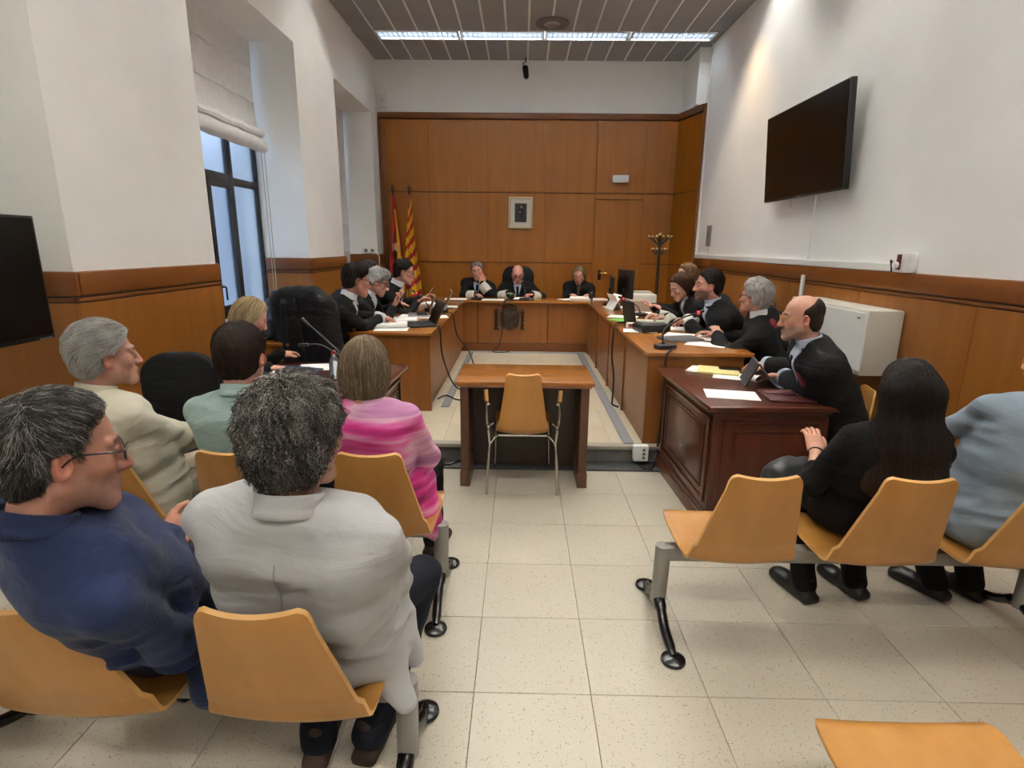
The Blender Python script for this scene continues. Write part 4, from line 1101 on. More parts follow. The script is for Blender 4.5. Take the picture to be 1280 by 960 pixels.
sh_ = B(); sh_.box(-.285,-.16,7.815,7.825,.60,.71,bev=.004).box(-.15,-.025,7.815,7.825,.60,.71,bev=.004).box(-.275,-.16,7.815,7.825,.50,.59,bev=.004).box(-.15,-.035,7.815,7.825,.50,.59,bev=.004)
sh_.ball((-.155,7.818,.60), .03, sc=(1,.3,1.2)); sh_.ball((-.235,7.814,.655), .03, sc=(.7,.3,1)); sh_.ball((-.08,7.814,.655), .03, sc=(.8,.3,1)); sh_.ball((-.22,7.814,.545), .028, sc=(.8,.3,1)); sh_.ball((-.09,7.814,.545), .028, sc=(.8,.3,1))
cw(sh_, 'shield_quarters')

# mahogany desks
def mahogany(name_loc, rz, w, d, label, side):
    t = empty('mahogany_desk', name_loc, rz, label, 'desk'); t.scale = (1, 1, 1.08); hw, hd = w/2, d/2
    B().box(-hw,hw,-hd,hd,.675,.705,bev=.009,seg=3).put('desk_top', M_MAHOG, t)
    B().box(-hw+.025,hw-.025,-hd+.025,hd-.025,.655,.676,bev=.006).put('top_moulding', M_MAHOGZ, t)
    cb = B().box(-hw+.05,hw-.05,-hd+.05,-hd+.09,.10,.656,bev=.004).box(-hw+.05,hw-.05,hd-.09,hd-.05,.10,.656,bev=.004)
    xa = sorted((side*(hw-.05), side*(hw-.09))); cb.box(xa[0],xa[1],-hd+.06,hd-.06,.10,.656,bev=.004); cb.put('carcass', M_MAHOGZ, t)
    pb = B()
    for i0, zz in ((.03, (0, .075)), (.04, (.07, .105))):
        pb.box(-hw+i0,hw-i0,-hd+i0,-hd+.10,zz[0],zz[1],bev=.006).box(-hw+i0,hw-i0,hd-.10,hd-i0,zz[0],zz[1],bev=.006)
        xa = sorted((side*(hw-i0), side*(hw-.10))); pb.box(xa[0],xa[1],-hd+.08,hd-.08,zz[0],zz[1],bev=.006)
    pb.put('plinth', M_MAHOGZ, t)
    def framed(o_ax, s0, s1, f, sg):
        # raised moulding frame and field on one face
        z0, z1 = .14, .625
        for ins, wd, pr in ((0, .022, .012), (.075, .012, .009)):
            b = B(); a0, a1, c0, c1 = s0+ins, s1-ins, z0+ins*.8, z1-ins*.8
            for u0, u1, v0, v1 in ((a0,a1,c0,c0+wd),(a0,a1,c1-wd,c1),(a0,a0+wd,c0,c1),(a1-wd,a1,c0,c1)):
                lo, hi = min(f, f+sg*pr), max(f, f+sg*pr)
                if o_ax == 'x': b.box(lo, hi, u0, u1, v0, v1, bev=.004)
                else: b.box(u0, u1, lo, hi, v0, v1, bev=.004)
            b.put('panel_moulding', M_MAHOG, t)
        lo, hi = min(f, f+sg*.006), max(f, f+sg*.006); b = B(); i = .10
        (b.box(lo, hi, s0+i, s1-i, z0+i*.8, z1-i*.8, bev=.004) if o_ax == 'x' else b.box(s0+i, s1-i, lo, hi, z0+i*.8, z1-i*.8, bev=.004)); b.put('panel', M_MAHOGZ, t)
    framed('x', -hd+.09, hd-.09, side*(hw-.05), side)
    framed('y', -hw+.09, hw-.09, -hd+.05, -1)
    return t
mahogany((1.405, 3.50, 0), 2.5, .76, 1.04, 'dark red mahogany desk with panelled sides before the bald lawyer', -1)
mahogany((-1.36, 3.56, 0), -2, 1.06, .90, 'dark red mahogany desk mostly hidden behind the pink and mint tops', 1)

# floor raceways and power box
rc = empty('floor_raceway', (0, 0, HP), 0, 'grey floor cable raceway along the left desk and judges bench', 'raceway')
B().prism([(-.735,0),(-.725,.014),(-.665,.014),(-.655,0)], 'y', 5.0, 7.84).put('channel', M_RACE, rc, smooth=False); B().prism([(7.755,0),(7.765,.014),(7.825,.014),(7.835,0)], 'x', -.654, .80).put('channel', M_RACE, rc, smooth=False)
rc = empty('floor_raceway', (0, 0, HP), 0, 'grey floor cable raceway along the right desk to the step', 'raceway')
B().prism([(.802,0),(.812,.014),(.882,.014),(.892,0)], 'y', 4.06, 7.84).put('channel', M_RACE, rc, smooth=False)
pbx = empty('power_box', (.915, 4.0, 0.005), 0, 'white power socket box on the step edge by right desk', 'socket')
B().box(-.055,.055,-.06,.0,.045,.165,bev=.006).put('housing', M_WHITEPL, pbx)
for k in range(3): B().cyl((.02,-.064,.075+k*.03), (.02,-.058,.075+k*.03), .011, n=10).put('outlet', M_GREYPL, pbx)

# flags on poles
def flag(x, y, cols, label, seed, h0=2.45, w=.46, emblem=False):
    t = empty('flag', (x, y, HP), 0, label, 'flag')
    B().cyl((0,0,0), (0,0,h0-HP), .014, n=10).lathe([(.15,0),(.15,.02),(.05,.05),(.02,.08)], n=20).put('pole', M_BLACKMET, t)
    B().lathe([(.014,0),(.03,.02),(.03,.04),(.012,.07),(.004,.10)], c=(0,0,h0-HP-.02), n=12).put('finial', mat('dark_finial', (60,40,26), .4), t)
    bm = bmesh.new(); ZN, UN = 40, 22; rows = []
    for i in range(ZN+1):
        f = i/ZN; z = (h0-HP-.08)-f*1.72; ww = .05+w*min(1, f*1.5)*(.55+.45*f)
        row = []
        for k in range(UN+1):
            u = k/UN; xx = (u-.35)*ww*.6; yy = -.03-.035*math.sin(u*11+seed+f*2)*min(1, f*3)-.02*math.sin(u*5+f*5)
            row.append((xx+.02*math.sin(f*4+seed), yy, z-.10*u*f))
        rows.append(row)
    F = [[bm.verts.new(p) for p in r] for r in rows]; G = [[bm.verts.new((p[0], p[1]+.004, p[2])) for p in r] for r in rows]
    fs = []
    for i in range(ZN):
        for k in range(UN):
            mi = cols(k/UN, i/ZN); a = bm.faces.new((F[i][k], F[i][k+1], F[i+1][k+1], F[i+1][k])); c = bm.faces.new((G[i][k], G[i+1][k], G[i+1][k+1], G[i][k+1])); a.material_index = mi; c.material_index = mi
        for k in (0, UN): bm.faces.new((F[i][k], F[i+1][k], G[i+1][k], G[i][k]))
    bmesh.ops.recalc_face_normals(bm, faces=bm.faces)
    me = bpy.data.meshes.new('flag_cloth'); bm.to_mesh(me); bm.free(); me.polygons.foreach_set('use_smooth', [True]*len(me.polygons))
    for m in (mat('flag_red', (170,24,30), .8), mat('flag_yellow', (236,178,20), .8)): me.materials.append(m)
    c = link('flag_cloth', me, None, t)
    if emblem:
        b = B(); b.prism([(-.035,.05),(.035,.05),(.035,-.02),(0,-.06),(-.035,-.02)], 'y', -.004, .004, bev=.002).box(-.03,.03,-.004,.004,.055,.075,bev=.003).box(-.062,-.048,-.004,.004,-.05,.06,bev=.002).box(.048,.062,-.004,.004,-.05,.06,bev=.002)
        e = b.put('coat_of_arms', mat('emblem_pale', (206,150,110), .7), c); e.location = (.045, -.085, 1.42)
    return t
flag(-2.03, 9.18, lambda u, f: 1 if .30+.25*f < u < .75 and f > .12 or (u >= .75 and f > .5 and u < .9) else 0, 'red and yellow Spanish flag with coat of arms on left pole', .4, emblem=True)
flag(-1.77, 9.18, lambda u, f: int((u*1.2+f*8.2) % 1.0 < .56), 'yellow and red striped Catalan flag on the right pole', 2.1)

# coat stand
t = empty('coat_stand', (2.06, 8.62, HP), 0, 'dark wooden coat stand with pale knobs in right back corner', 'coat stand')
B().cyl((0,0,.03), (0,0,1.64), .026, .022, n=12).put('pole', mat('dark_wood', (40,24,18), .4), t)
for k in range(4):
    a = math.pi/4+k*math.pi/2; c, s_ = math.cos(a), math.sin(a)
    B().tube(catmull([(0,0,.28),(.12*c,.12*s_,.20),(.24*c,.24*s_,.02)], 4), .014, n=8).put('foot', MATS['dark_wood'], t)
M_KNOB = mat('pale_knob', (226,196,140), .35)
for k in range(6):
    a = k*math.pi/3; c, s_ = math.cos(a), math.sin(a)
    ar = B().tube(catmull([(0,0,1.50),(.08*c,.08*s_,1.55),(.165*c,.165*s_,1.62)], 4), .009, n=8).tube(catmull([(0,0,1.46),(.06*c,.06*s_,1.37),(.11*c,.11*s_,1.44)], 4), .008, n=8).put('hook', MATS['dark_wood'], t)
    B().ball((.165*c,.165*s_,1.63), .017, 10).ball((.11*c,.11*s_,1.45), .015, 10).put('knob', M_KNOB, ar)
B().ball((0,0,1.655), .024, 10).put('top_knob', M_KNOB, t)

# office chairs (one bare, one with a gown over it), judge's chair
M_BLACKCLOTH = cloth('black_chair_cloth', (22,22,24), (30,30,32))
def office_chair(x, y, rz, label, floor=0, ztop=1.06, w=.44):
    t = empty('office_chair', (x, y, floor), rz, label, 'chair')
    v = Vol(); v.rbox(vec(0,-.20,ztop-floor-.26), vec(w/2,.035,.26), .033, None, k=.03); v.rbox(vec(0,-.185,ztop-floor-.40), vec(w/2-.03,.04,.10), .035, None, k=.05)
    g = v.grid(.014); X, Y, Z = g.xyz(); top = (Z-(ztop-floor-.10))/.10; g.F = np.maximum(g.F, np.sqrt(np.maximum(np.abs(X)-(w/2-.16), 0)**2+np.maximum(Z-(ztop-floor-.16), 0)**2)-.16).astype(f32)
    V, Q = g.nets(); link('backrest', np_mesh('backrest', V, Q, [M_BLACKCLOTH]), None, t)
    B().box(-.23,.23,-.17,.27,.43,.50,bev=.03).put('seat', M_BLACKCLOTH, t)
    B().cyl((0,.04,.10), (0,.04,.43), .028).box(-.03,.03,-.215,-.03,.40,.43).box(-.03,.03,-.245,-.222,.40,.62).put('stem', M_BLACKPL, t)
    for k in range(5):
        a = k*2*math.pi/5+.3; c, s_ = math.cos(a), math.sin(a)
        sp = B().tube([(0,.04,.12),(.14*c,.04+.14*s_,.10),(.27*c,.04+.27*s_,.075)], [.03,.025,.018], n=8).put('spoke', M_BLACKPL, t)
        B().cyl((.27*c-.012*s_,.04+.27*s_+.012*c,.03), (.27*c+.012*s_,.04+.27*s_-.012*c,.03), .03, n=12).cyl((.27*c,.04+.27*s_,.04),(.27*c,.04+.27*s_,.08),.008).put('caster', M_BLACKPL, sp)
    return t
office_chair(-1.80, 3.02, 8, 'black office chair by left wainscot, between cream and mint tops', 0, 1.06, .40)
office_chair(-1.62, 4.50, -20, 'black office chair under a draped gown behind the left mahogany desk', HP, 1.22, .38)
v = Vol(); R_ = np.array([[math.cos(-.35),-math.sin(-.35),0],[math.sin(-.35),math.cos(-.35),0],[0,0,1]])
v.rbox(vec(0,-.20,.62), vec(.225,.075,.50), .06, None, k=.03); v.cone(vec(-.23,-.2,1.02), vec(-.27,-.16,.45), .07, .06, k=.06); v.cone(vec(.23,-.2,1.02), vec(.28,-.15,.40), .07, .06, k=.06)
v.cone(vec(-.12,-.2,1.10), vec(.12,-.2,1.10), .055, k=.05)
v.cone(vec(.02,-.30,1.06), vec(.10,-.31,.55), .012, .012, k=.008); v.cone(vec(-.10,-.29,1.02), vec(-.13,-.31,.3), .02, .02, k=.02)
g = v.grid(.014); X, Y, Z = g.xyz(); m_ = np.abs(g.F) < .05; g.F = (g.F+np.where(m_, .010*ripple(X*1.6, Y*1.6, Z*.35, 30, 5), 0)).astype(f32)
g.F = np.maximum(g.F, -np.maximum(np.maximum(np.abs(X)-.20, np.abs(Y+.20)-.045), Z-1.085)).astype(f32)
V, Q = g.nets(); M_GOWN = cloth('black_gown_cloth', (19,19,21), (27,27,29), rough=.8)
o = link('draped_gown', np_mesh('draped_gown', V, Q, [M_GOWN]), None, None, (-1.62, 4.50, HP), -20); tag(o, 'black gown draped over the office chair beside the writing lawyer', 'gown')
office_chair(-.045, 8.78, 180, 'black high chair behind the bald judge in the middle', HP, 1.30, .50)

# side table with backpack on the left
t = empty('side_table', (-2.14, 4.55, HP), 0, 'small wooden side table with a backpack on it by the window', 'table')
B().box(-.34,.34,-.30,.34,.69,.715,bev=.004).put('table_top', M_DESKTOPX, t)
B().box(-.32,.32,-.28,-.255,.05,.69).put('front_panel', M_DESK, t, smooth=False)
for q in (-1, 1): B().box(q*.31-.012,q*.31+.012,-.28,.32,0,.69).put('side_panel', M_DESK, t, smooth=False)
def backpack(x, y, z, rz, label, s=1.0):
    t = empty('backpack', (x, y, z), rz, label, 'bag')
    v = Vol(); v.rbox(vec(0,0,.15)*s, vec(.13,.075,.15)*s, .06*s, None, k=.03); v.rbox(vec(0,-.08,.10)*s, vec(.10,.04,.085)*s, .035*s, None, k=.03); v.ell(vec(0,0,.27)*s, vec(.10,.07,.06)*s, None, k=.04)
    g = v.grid(.011); X, Y, Z = g.xyz(); g.F = np.maximum(g.F+.008*ripple(X, Y, Z, 45, 8)*(np.abs(g.F) < .04), .001-Z).astype(f32)
    V, Q = g.nets(); link('bag_body', np_mesh('bag_body', V, Q, [mat('black_nylon', (17,17,19), .55)]), None, t)
    B().tube(catmull([(-.03*s,.02,.30*s),(-.03*s,.0,.37*s),(.03*s,.0,.37*s),(.03*s,.02,.30*s)], 4), .009*s).tube(catmull([(.07*s,.05,.30*s),(.13*s,.12,.2*s),(.10*s,.09,.03*s)], 4), .010*s).put('strap', M_BLACKPL, t)
    B().box(.02*s,.032*s,-.128*s,-.12*s,.14*s,.19*s,bev=.002).put('zip_pull', M_CHROME, t)
    return t
backpack(-1.98, 4.50, HP+.716, -30, 'black backpack standing on the wooden side table')
backpack(2.12, 4.75, HP+.60, 90, 'black bag behind the grey haired lawyer on the right', 1.15)
t = empty('stool', (2.12, 4.75, HP), 0, 'low dark stool under the black bag by right wall', 'stool')
B().box(-.2,.2,-.2,.2,.56,.60,bev=.01).put('seat', M_BLACKPL, t)
for a in (-1, 1):
    for b in (-1, 1): B().cyl((a*.17,b*.17,0), (a*.15,b*.15,.56), .014).put('leg', M_BLACKMET, t)
# wooden chairs of the right hand lawyers
ply_chair(2.02, 3.22, 75, 'beech chair under the bald lawyer at the mahogany desk', 0, arms=False)
ply_chair(2.23, 5.05, 90, 'beech chair behind the bearded lawyer', HP, arms=False)

# ------------------------------------------------------------------ the people
HG = lambda n, *c: hair_mat(n, c)
C_DARKGREY = cap_mat('cap_dark_grey', (40,37,35), (66,62,59)); H_DARKGREY = HG('hair_dark_grey', (26,24,22), (50,46,43), (88,84,80), (168,164,160))
C_CURL = cap_mat('cap_grey_brown', (38,34,31), (64,58,53)); H_CURL = HG('hair_grey_brown', (24,21,19), (52,47,42), (104,98,92), (196,190,184))
C_SILVER = cap_mat('cap_silver', (150,147,143), (196,192,187)); H_SILVER = HG('hair_silver', (118,113,109), (182,178,173), (216,213,209), (238,236,233))
C_BROWN = cap_mat('cap_dark_brown', (34,24,19), (52,37,29)); H_BROWN = HG('hair_dark_brown', (28,19,15), (46,32,25), (66,48,38), (84,62,50))
C_BLONDE = cap_mat('cap_dark_blonde', (92,76,58), (132,112,88)); H_BLONDE = HG('hair_dark_blonde', (62,48,36), (104,85,65), (150,130,104), (206,188,160))
C_BLOND2 = cap_mat('cap_blonde', (136,114,82), (184,160,122)); H_BLOND2 = HG('hair_blonde', (92,72,48), (152,126,90), (200,176,138), (232,214,182))
C_BLACK = cap_mat('cap_black_brown', (24,18,15), (38,28,23)); H_BLACK = HG('hair_black_brown', (16,11,9), (30,21,17), (50,36,29), (84,62,48))
C_REDBR = cap_mat('cap_auburn', (54,34,22), (80,52,34)); H_REDBR = HG('hair_auburn', (44,27,18), (70,45,30), (96,64,42), (116,82,56))

M_NAVY = cloth('navy_linen', (36,49,88), (28,39,73), bump=.45, bscale=300); M_DARKNAVY = cloth('dark_navy_trousers', (26,30,44), (20,23,35))
M_LGREY = cloth('light_grey_jersey', (200,200,200), (189,189,189), bump=.35, bscale=500, fold=.3)
M_CREAM = cloth('cream_cotton', (226,220,200), (214,206,184)); M_KHAKI = cloth('beige_trousers', (196,184,162), (182,170,148))
M_MINT = cloth('mint_cotton', (178,205,199), (167,194,188), bump=.3, bscale=500)
M_GOWN2 = cloth('lawyer_gown_cloth', (15,15,17), (21,21,23), rough=.85)
M_BLACKKNIT = cloth('black_knit', (13,12,13), (18,17,18), rough=.95); M_BLACKTR = cloth('black_trousers', (14,14,16), (19,19,21))
M_BLUEKNIT = cloth('pale_blue_jersey', (150,166,180), (140,155,169), bump=.35, bscale=500, fold=.25)
M_WSHIRT = cloth('white_shirt_cotton', (236,236,236), (226,226,228)); M_BSHIRT = cloth('pale_blue_shirt_cotton', (196,208,228), (186,198,219))
M_TIE = cloth('navy_tie', (26,34,56), (20,27,46)); M_LACE = cloth('white_lace', (232,228,218), (206,200,188), bump=.6, bscale=160, scale=(60,60,60))
M_EMB = cloth('crimson_emblem', (140,26,44), (96,20,34), scale=(90,90,90)); M_BROWNSHOE = mat('brown_suede', (66,44,32), .8, (54,36,26), (20,20,20))
M_GOLD = mat('gold_wire', (190,150,90), .3, metal=1); M_TORT = mat('dark_glasses_frame', (30,22,19), .3)
# pink tie dye: soft horizontal bands
M_PINK = bpy.data.materials.new('pink_tie_dye'); M_PINK.use_nodes = True; _nt = M_PINK.node_tree; _b = _nt.nodes['Principled BSDF']
_tc = _nt.nodes.new('ShaderNodeTexCoord'); _mp = _nt.nodes.new('ShaderNodeMapping'); _mp.inputs['Scale'].default_value = (1.6, 1.6, 12.5)
_n1 = _nt.nodes.new('ShaderNodeTexNoise'); _n1.inputs['Scale'].default_value = 1; _n1.inputs['Detail'].default_value = 3; _n1.inputs['Distortion'].default_value = .3
_rp = _nt.nodes.new('ShaderNodeValToRGB'); _e = _rp.color_ramp.elements; _e[0].position = .30; _e[0].color = lin((150,24,92)); _e[1].position = .72; _e[1].color = lin((176,120,160))
for p_, c_ in ((.40,(214,44,136)),(.47,(236,110,176)),(.54,(238,186,210)),(.61,(206,140,186))): _q = _e.new(p_); _q.color = lin(c_)
_nt.links.new(_tc.outputs['Object'], _mp.inputs[0]); _nt.links.new(_mp.outputs[0], _n1.inputs['Vector']); _nt.links.new(_n1.outputs['Fac'], _rp.inputs[0]); _nt.links.new(_rp.outputs[0], _b.inputs['Base Color'])
_b.inputs['Roughness'].default_value = .8

def strand(n, m, flow, length, **k): return dict(n=n, m=m, flow=flow, len=length, **k)

# --- front left bench
person('man in navy blue linen jacket and dark framed glasses, nearest at lower left', -1.09, 1.46, -22, head=(-.985,1.12,1.165), hyaw=-44, hpitch=10, hroll=4,
  tone=(190,138,114), s=1.04, hs=1.05, width=1.12, belly=1.15, twist=-6, handR=(-.965,1.38,.81), handL=(-1.25,1.72,.62), poleR=(.75,-.6,-.8), poleL=(-.5,-.1,-1), hand_dir=(None,(.4,.65,.25)), curl=(.5,.45), hand_n=(None,(.7,-.3,.6)),
  top='jacket', top_mat=M_NAVY, pants_mat=M_DARKNAVY, h=.008, hh=.004, wrinkle=.009, wseed=21, wscale=30, skirt=lambda v, pel, kn, an, s, loc: (v.cone(pel+vec(.12,.04,.0), loc((-.85,1.29,.40)), .08, .035, k=.05), v.cone(loc((-.85,1.29,.40)), loc((-.84,1.36,.46)), .035, .06, k=.05)),
  hair=dict(style='receding', cap=C_DARKGREY, vol=.010, h=.005, noise=.002, strands=[strand(9000, H_DARKGREY, flow_forward, .036, r=.00065, lift=.010, wild=.55, ztone=1.5)]),
  beard=((120,112,106), .35), brow=(70,60,54), glasses=(M_TORT, .0022), collar=(M_NAVY, .018, .066, .012), kneeL=(-1.02,1.76,.52), kneeR=(-.74,1.74,.53), footL=(-1.2,1.72,.09), footR=(-1.0,1.74,.09))
person('man with curly grey hair and light grey blazer, seen from behind', -.565, 1.43, -3, head=(-.512,1.215,1.172), hyaw=-14, hpitch=4, hroll=2,
  tone=(200,150,124), s=1.04, hs=1.06, width=1.12, belly=1.28, handR=(-.43,1.68,.60), handL=(-.64,1.70,.60), poleR=(.40,-.25,-1), poleL=(-.35,-.25,-1), curl=(.6,.6),
  top='jacket', top_mat=M_LGREY, pants_mat=M_DARKNAVY, shoe_mat=M_BROWNSHOE, h=.008, hh=.004, wrinkle=.009, wseed=5, wscale=26, hem=.1, seams=([(0,-.10,.47),(0,-.13,.40),(0,-.13,.3),(0,-.13,.2),(0,-.14,.1),(0,-.16,-.02)],), seam_mat=mat('seam_grey', (168,165,160), .9),
  skirt=lambda v, pel, kn, an, s, loc: (v.cone(pel+vec(.12,.0,-.02), loc((-.315,1.33,.34)), .10, .03, k=.05), v.cone(pel+vec(.14,.08,.0), loc((-.31,1.46,.38)), .09, .03, k=.05)),
  hair=dict(style='short', cap=C_CURL, vol=.021, h=.005, noise=.006, nscale=130, nape=-.115, strands=[strand(9000, H_CURL, flow_crown, .055, r=.0007, lift=.010, wild=.5, curl=1.3, pts=10, ztone=1.8), strand(1500, H_CURL, flow_crown, .07, r=.0007, lift=.018, wild=.7, curl=1.6, pts=12)]),
  collar=(M_LGREY, .020, .068, .012), kneeL=(-.66,1.76,.50), kneeR=(-.335,1.76,.47), footL=(-.63,1.46,.09), footR=(-.47,1.48,.09))
# --- second left bench
person('man with silver hair and cream jacket, in profile on the left', -1.66, 2.27, -28, head=(-1.675,2.19,1.165), hyaw=-42, hpitch=2,
  tone=(204,154,132), s=1.0, hs=1.03, width=1.05, belly=1.1, handR=(-1.48,2.62,.64), handL=(-1.66,2.7,.66), poleR=(.5,-.7,-1),
  top='jacket', top_mat=M_CREAM, pants_mat=M_KHAKI, h=.010, hh=.0045, wrinkle=.009, wseed=31, wscale=34, hem=.1,
  hair=dict(style='short', cap=C_SILVER, vol=.019, h=.006, noise=.004, nscale=70, nape=-.085, strands=[strand(6500, H_SILVER, flow_back, .06, r=.0008, lift=.006, wild=.35, curl=.3)]),
  brow=(170,164,158), collar=(M_CREAM, .017, .066, .012), kneeL=(-1.6,2.72,.52), kneeR=(-1.42,2.66,.50), footL=(-1.6,2.75,.09), footR=(-1.35,2.72,.09))
person('man with dark brown hair and mint green shirt, seen from behind', -1.135, 2.28, 0, head=(-1.128,2.21,1.165), hyaw=-2, hpitch=4,
  tone=(214,160,136), s=1.0, hs=1.02, width=1.03, belly=1.08, handR=(-1.03,2.72,.66), handL=(-1.24,2.72,.66), poleR=(.45,-.6,-1), poleL=(-.45,-.6,-1),
  top='shirt', top_mat=M_MINT, pants_mat=M_DARKNAVY, h=.010, hh=.0045, wrinkle=.006, wseed=41, wscale=30,
  hair=dict(style='short', cap=C_BROWN, vol=.016, h=.006, noise=.003, strands=[strand(6500, H_BROWN, flow_crown, .05, r=.0008, lift=.005, wild=.3)]),
  collar=(M_MINT, .018, .062, .012))
_bobx = lambda v, T, R: None
person('woman with blonde streaked bob and pink tie-dye tunic, seen from behind', -.60, 2.30, -6, head=(-.628,2.23,1.125), hyaw=-6, hpitch=4,
  tone=(218,164,140), s=.95, hs=.98, width=1.0, belly=1.02, handR=(-.45,2.56,.60), handL=(-.66,2.72,.62), poleR=(.7,-.5,-1),
  top='tunic', top_mat=M_PINK, pants_mat=M_BLACKTR, shoe_mat=M_BROWNSHOE, h=.009, hh=.005, wrinkle=.007, wseed=52, wscale=30, sleeve_r=1.12,
  skirt=lambda v, pel, kn, an, s, loc: (v.cone(pel+vec(.07,.05,-.02), loc((-.36,2.34,.30)), .13, .035, k=.06), v.cone(pel+vec(.08,.12,.0), loc((-.40,2.42,.36)), .12, .04, k=.06)),
  hair=dict(style='bob', cap=C_BLONDE, vol=.008, h=.006, noise=.003, nscale=110, nape=-.2, strands=[strand(8000, H_BLONDE, flow_down, .16, r=.0008, lift=.004, wild=.12, pts=10)]))
person('woman with long dark hair and black top, seen from behind on the right', 1.43, 2.215, -6, head=(1.49,2.10,1.08), hyaw=-20, hpitch=5,
  tone=(222,172,146), s=.94, hs=.98, width=.98, handL=(1.345,2.40,.72), handR=(1.60,2.55,.62), poleL=(-.55,-.3,-1), poleR=(.5,-.05,-1), hand_dir=((.1,.6,.5),None),
  top='knit', top_mat=M_BLACKKNIT, pants_mat=M_BLACKTR, h=.010, hh=.005, wrinkle=.004, wseed=61, sleeve=.70,
  hair=dict(style='long', cap=C_BLACK, vol=.012, h=.008, noise=.004, nscale=90, nape=-.5,
    extra=lambda v, T, R: (v.rbox(T(.0,-.078,-.10), vec(.098,.045,.14), .04, R, k=.06), v.rbox(T(.01,-.085,-.26), vec(.128,.034,.13), .032, R, k=.06), v.ell(T(-.06,-.08,-.33), vec(.06,.034,.08), R, k=.04), v.ell(T(.08,-.08,-.33), vec(.06,.034,.07), R, k=.04)),
    strands=[strand(9000, H_BLACK, flow_down, .26, r=.0008, lift=.006, wild=.2, pts=14, curl=.25, ztone=-1.2)]), eyes=False,
  kneeL=(1.33,2.52,.52), kneeR=(1.58,2.56,.52), footL=(1.36,2.36,.09), footR=(1.62,2.40,.09), lap_dir=(-.35,.9))
person('person in pale blue sweatshirt, cut off by the right edge', 2.0, 2.18, -8, head=(2.105,2.20,1.185), hyaw=-30, hpitch=8,
  tone=(224,176,152), s=1.0, hs=1.0, width=1.08, belly=1.12, handL=(1.93,2.62,.66), handR=(2.3,2.6,.66), poleL=(-.9,-.6,-.7),
  top='knit', top_mat=M_BLUEKNIT, pants_mat=M_BLACKTR, h=.010, hh=.006, wrinkle=.008, wseed=71, wscale=28, hem=.1,
  hair=dict(style='short', cap=C_BROWN, vol=.014, h=.008), kneeL=(1.86,2.55,.52), kneeR=(2.15,2.6,.52), footL=(2.0,2.40,.09), footR=(2.17,2.40,.09), lap_dir=(-.55,.85))

# --- right hand lawyers
GR = [('collar_band', shirt_v(.075, .44, .56, .05), .004, M_GOWN2, .008)]
def lawyer_front(shirt, tie=None, half=.055, z0=.2):
    p = [('shirt_front', shirt_v(half, z0, .53), .006, shirt, .008)]
    if tie is not None: p.append(('tie', shirt_v(.020, z0, .50, .022), .011, tie, .007))
    return p
person('bald man with glasses, beard and black gown at the mahogany desk', 1.97, 3.28, 84, head=(1.615,3.235,1.225), hyaw=74, hpitch=6,
  tone=(214,160,134), s=1.02, hs=1.03, width=1.08, belly=1.12, twist=-4, handL=(1.705,3.52,.815), handR=(1.735,3.86,.825), poleL=(-.9,-.2,-1.0), poleR=(.5,-.6,-1), hand_dir=((-.55,.35,-.05),(-.95,.2,-.1)), curl=(.35,.45),
  top='robe', top_mat=M_GOWN2, pants_mat=M_BLACKTR, h=.011, hh=.0045, wrinkle=.007, wseed=81, wscale=34,
  hair=dict(style='bald', cap=C_BROWN, vol=.004, h=.006, noise=.002, strands=[strand(2500, H_BROWN, flow_crown, .022, r=.0007, lift=.003, wild=.3)]),
  beard=((150,134,120), .62), brow=(80,62,50), glasses=(M_GOLD, .0022), collar=(M_BSHIRT, .020, .064, .02), bald_tint=(222,170,146),
  patches=lawyer_front(M_BSHIRT, M_TIE)+[('emblem', ball_at(0, 0, .052, 'chest', (-.125, .11, .415)), .005, M_EMB, .008), ('cuff', ball_at(-1, 1.0, .024, 'cuff'), .006, M_BSHIRT, .007), ('cuff', ball_at(1, 1.0, .024, 'cuff'), .006, M_BSHIRT, .007)])
person('grey haired woman in black gown turned away, right of the bearded lawyer', 2.02, 4.55, 62, floor=HP, seat=.46, head=(1.825,4.42,1.245), hyaw=42, hpitch=0,
  tone=(216,166,142), s=.97, hs=1.0, width=1.05, belly=1.1, handL=(1.60,4.52,.92), handR=(1.66,4.75,.90), poleL=(-.9,-.5,-.6),
  top='robe', top_mat=M_GOWN2, pants_mat=M_BLACKTR, h=.014, hh=.006, wrinkle=.006, wseed=91, wscale=34, fingers=False,
  hair=dict(style='short', cap=C_SILVER, vol=.026, h=.007, noise=.006, nscale=60, nape=-.09, strands=[strand(3500, H_SILVER, flow_side, .06, r=.0011, lift=.008, wild=.4, curl=.5)]),
  glasses=(M_TORT, .0022), collar=(M_WSHIRT, .022, .062, .015), patches=[('emblem', ball_at(0, 0, .045, 'chest', (-.05, -.10, .47)), .006, M_EMB, .008)])
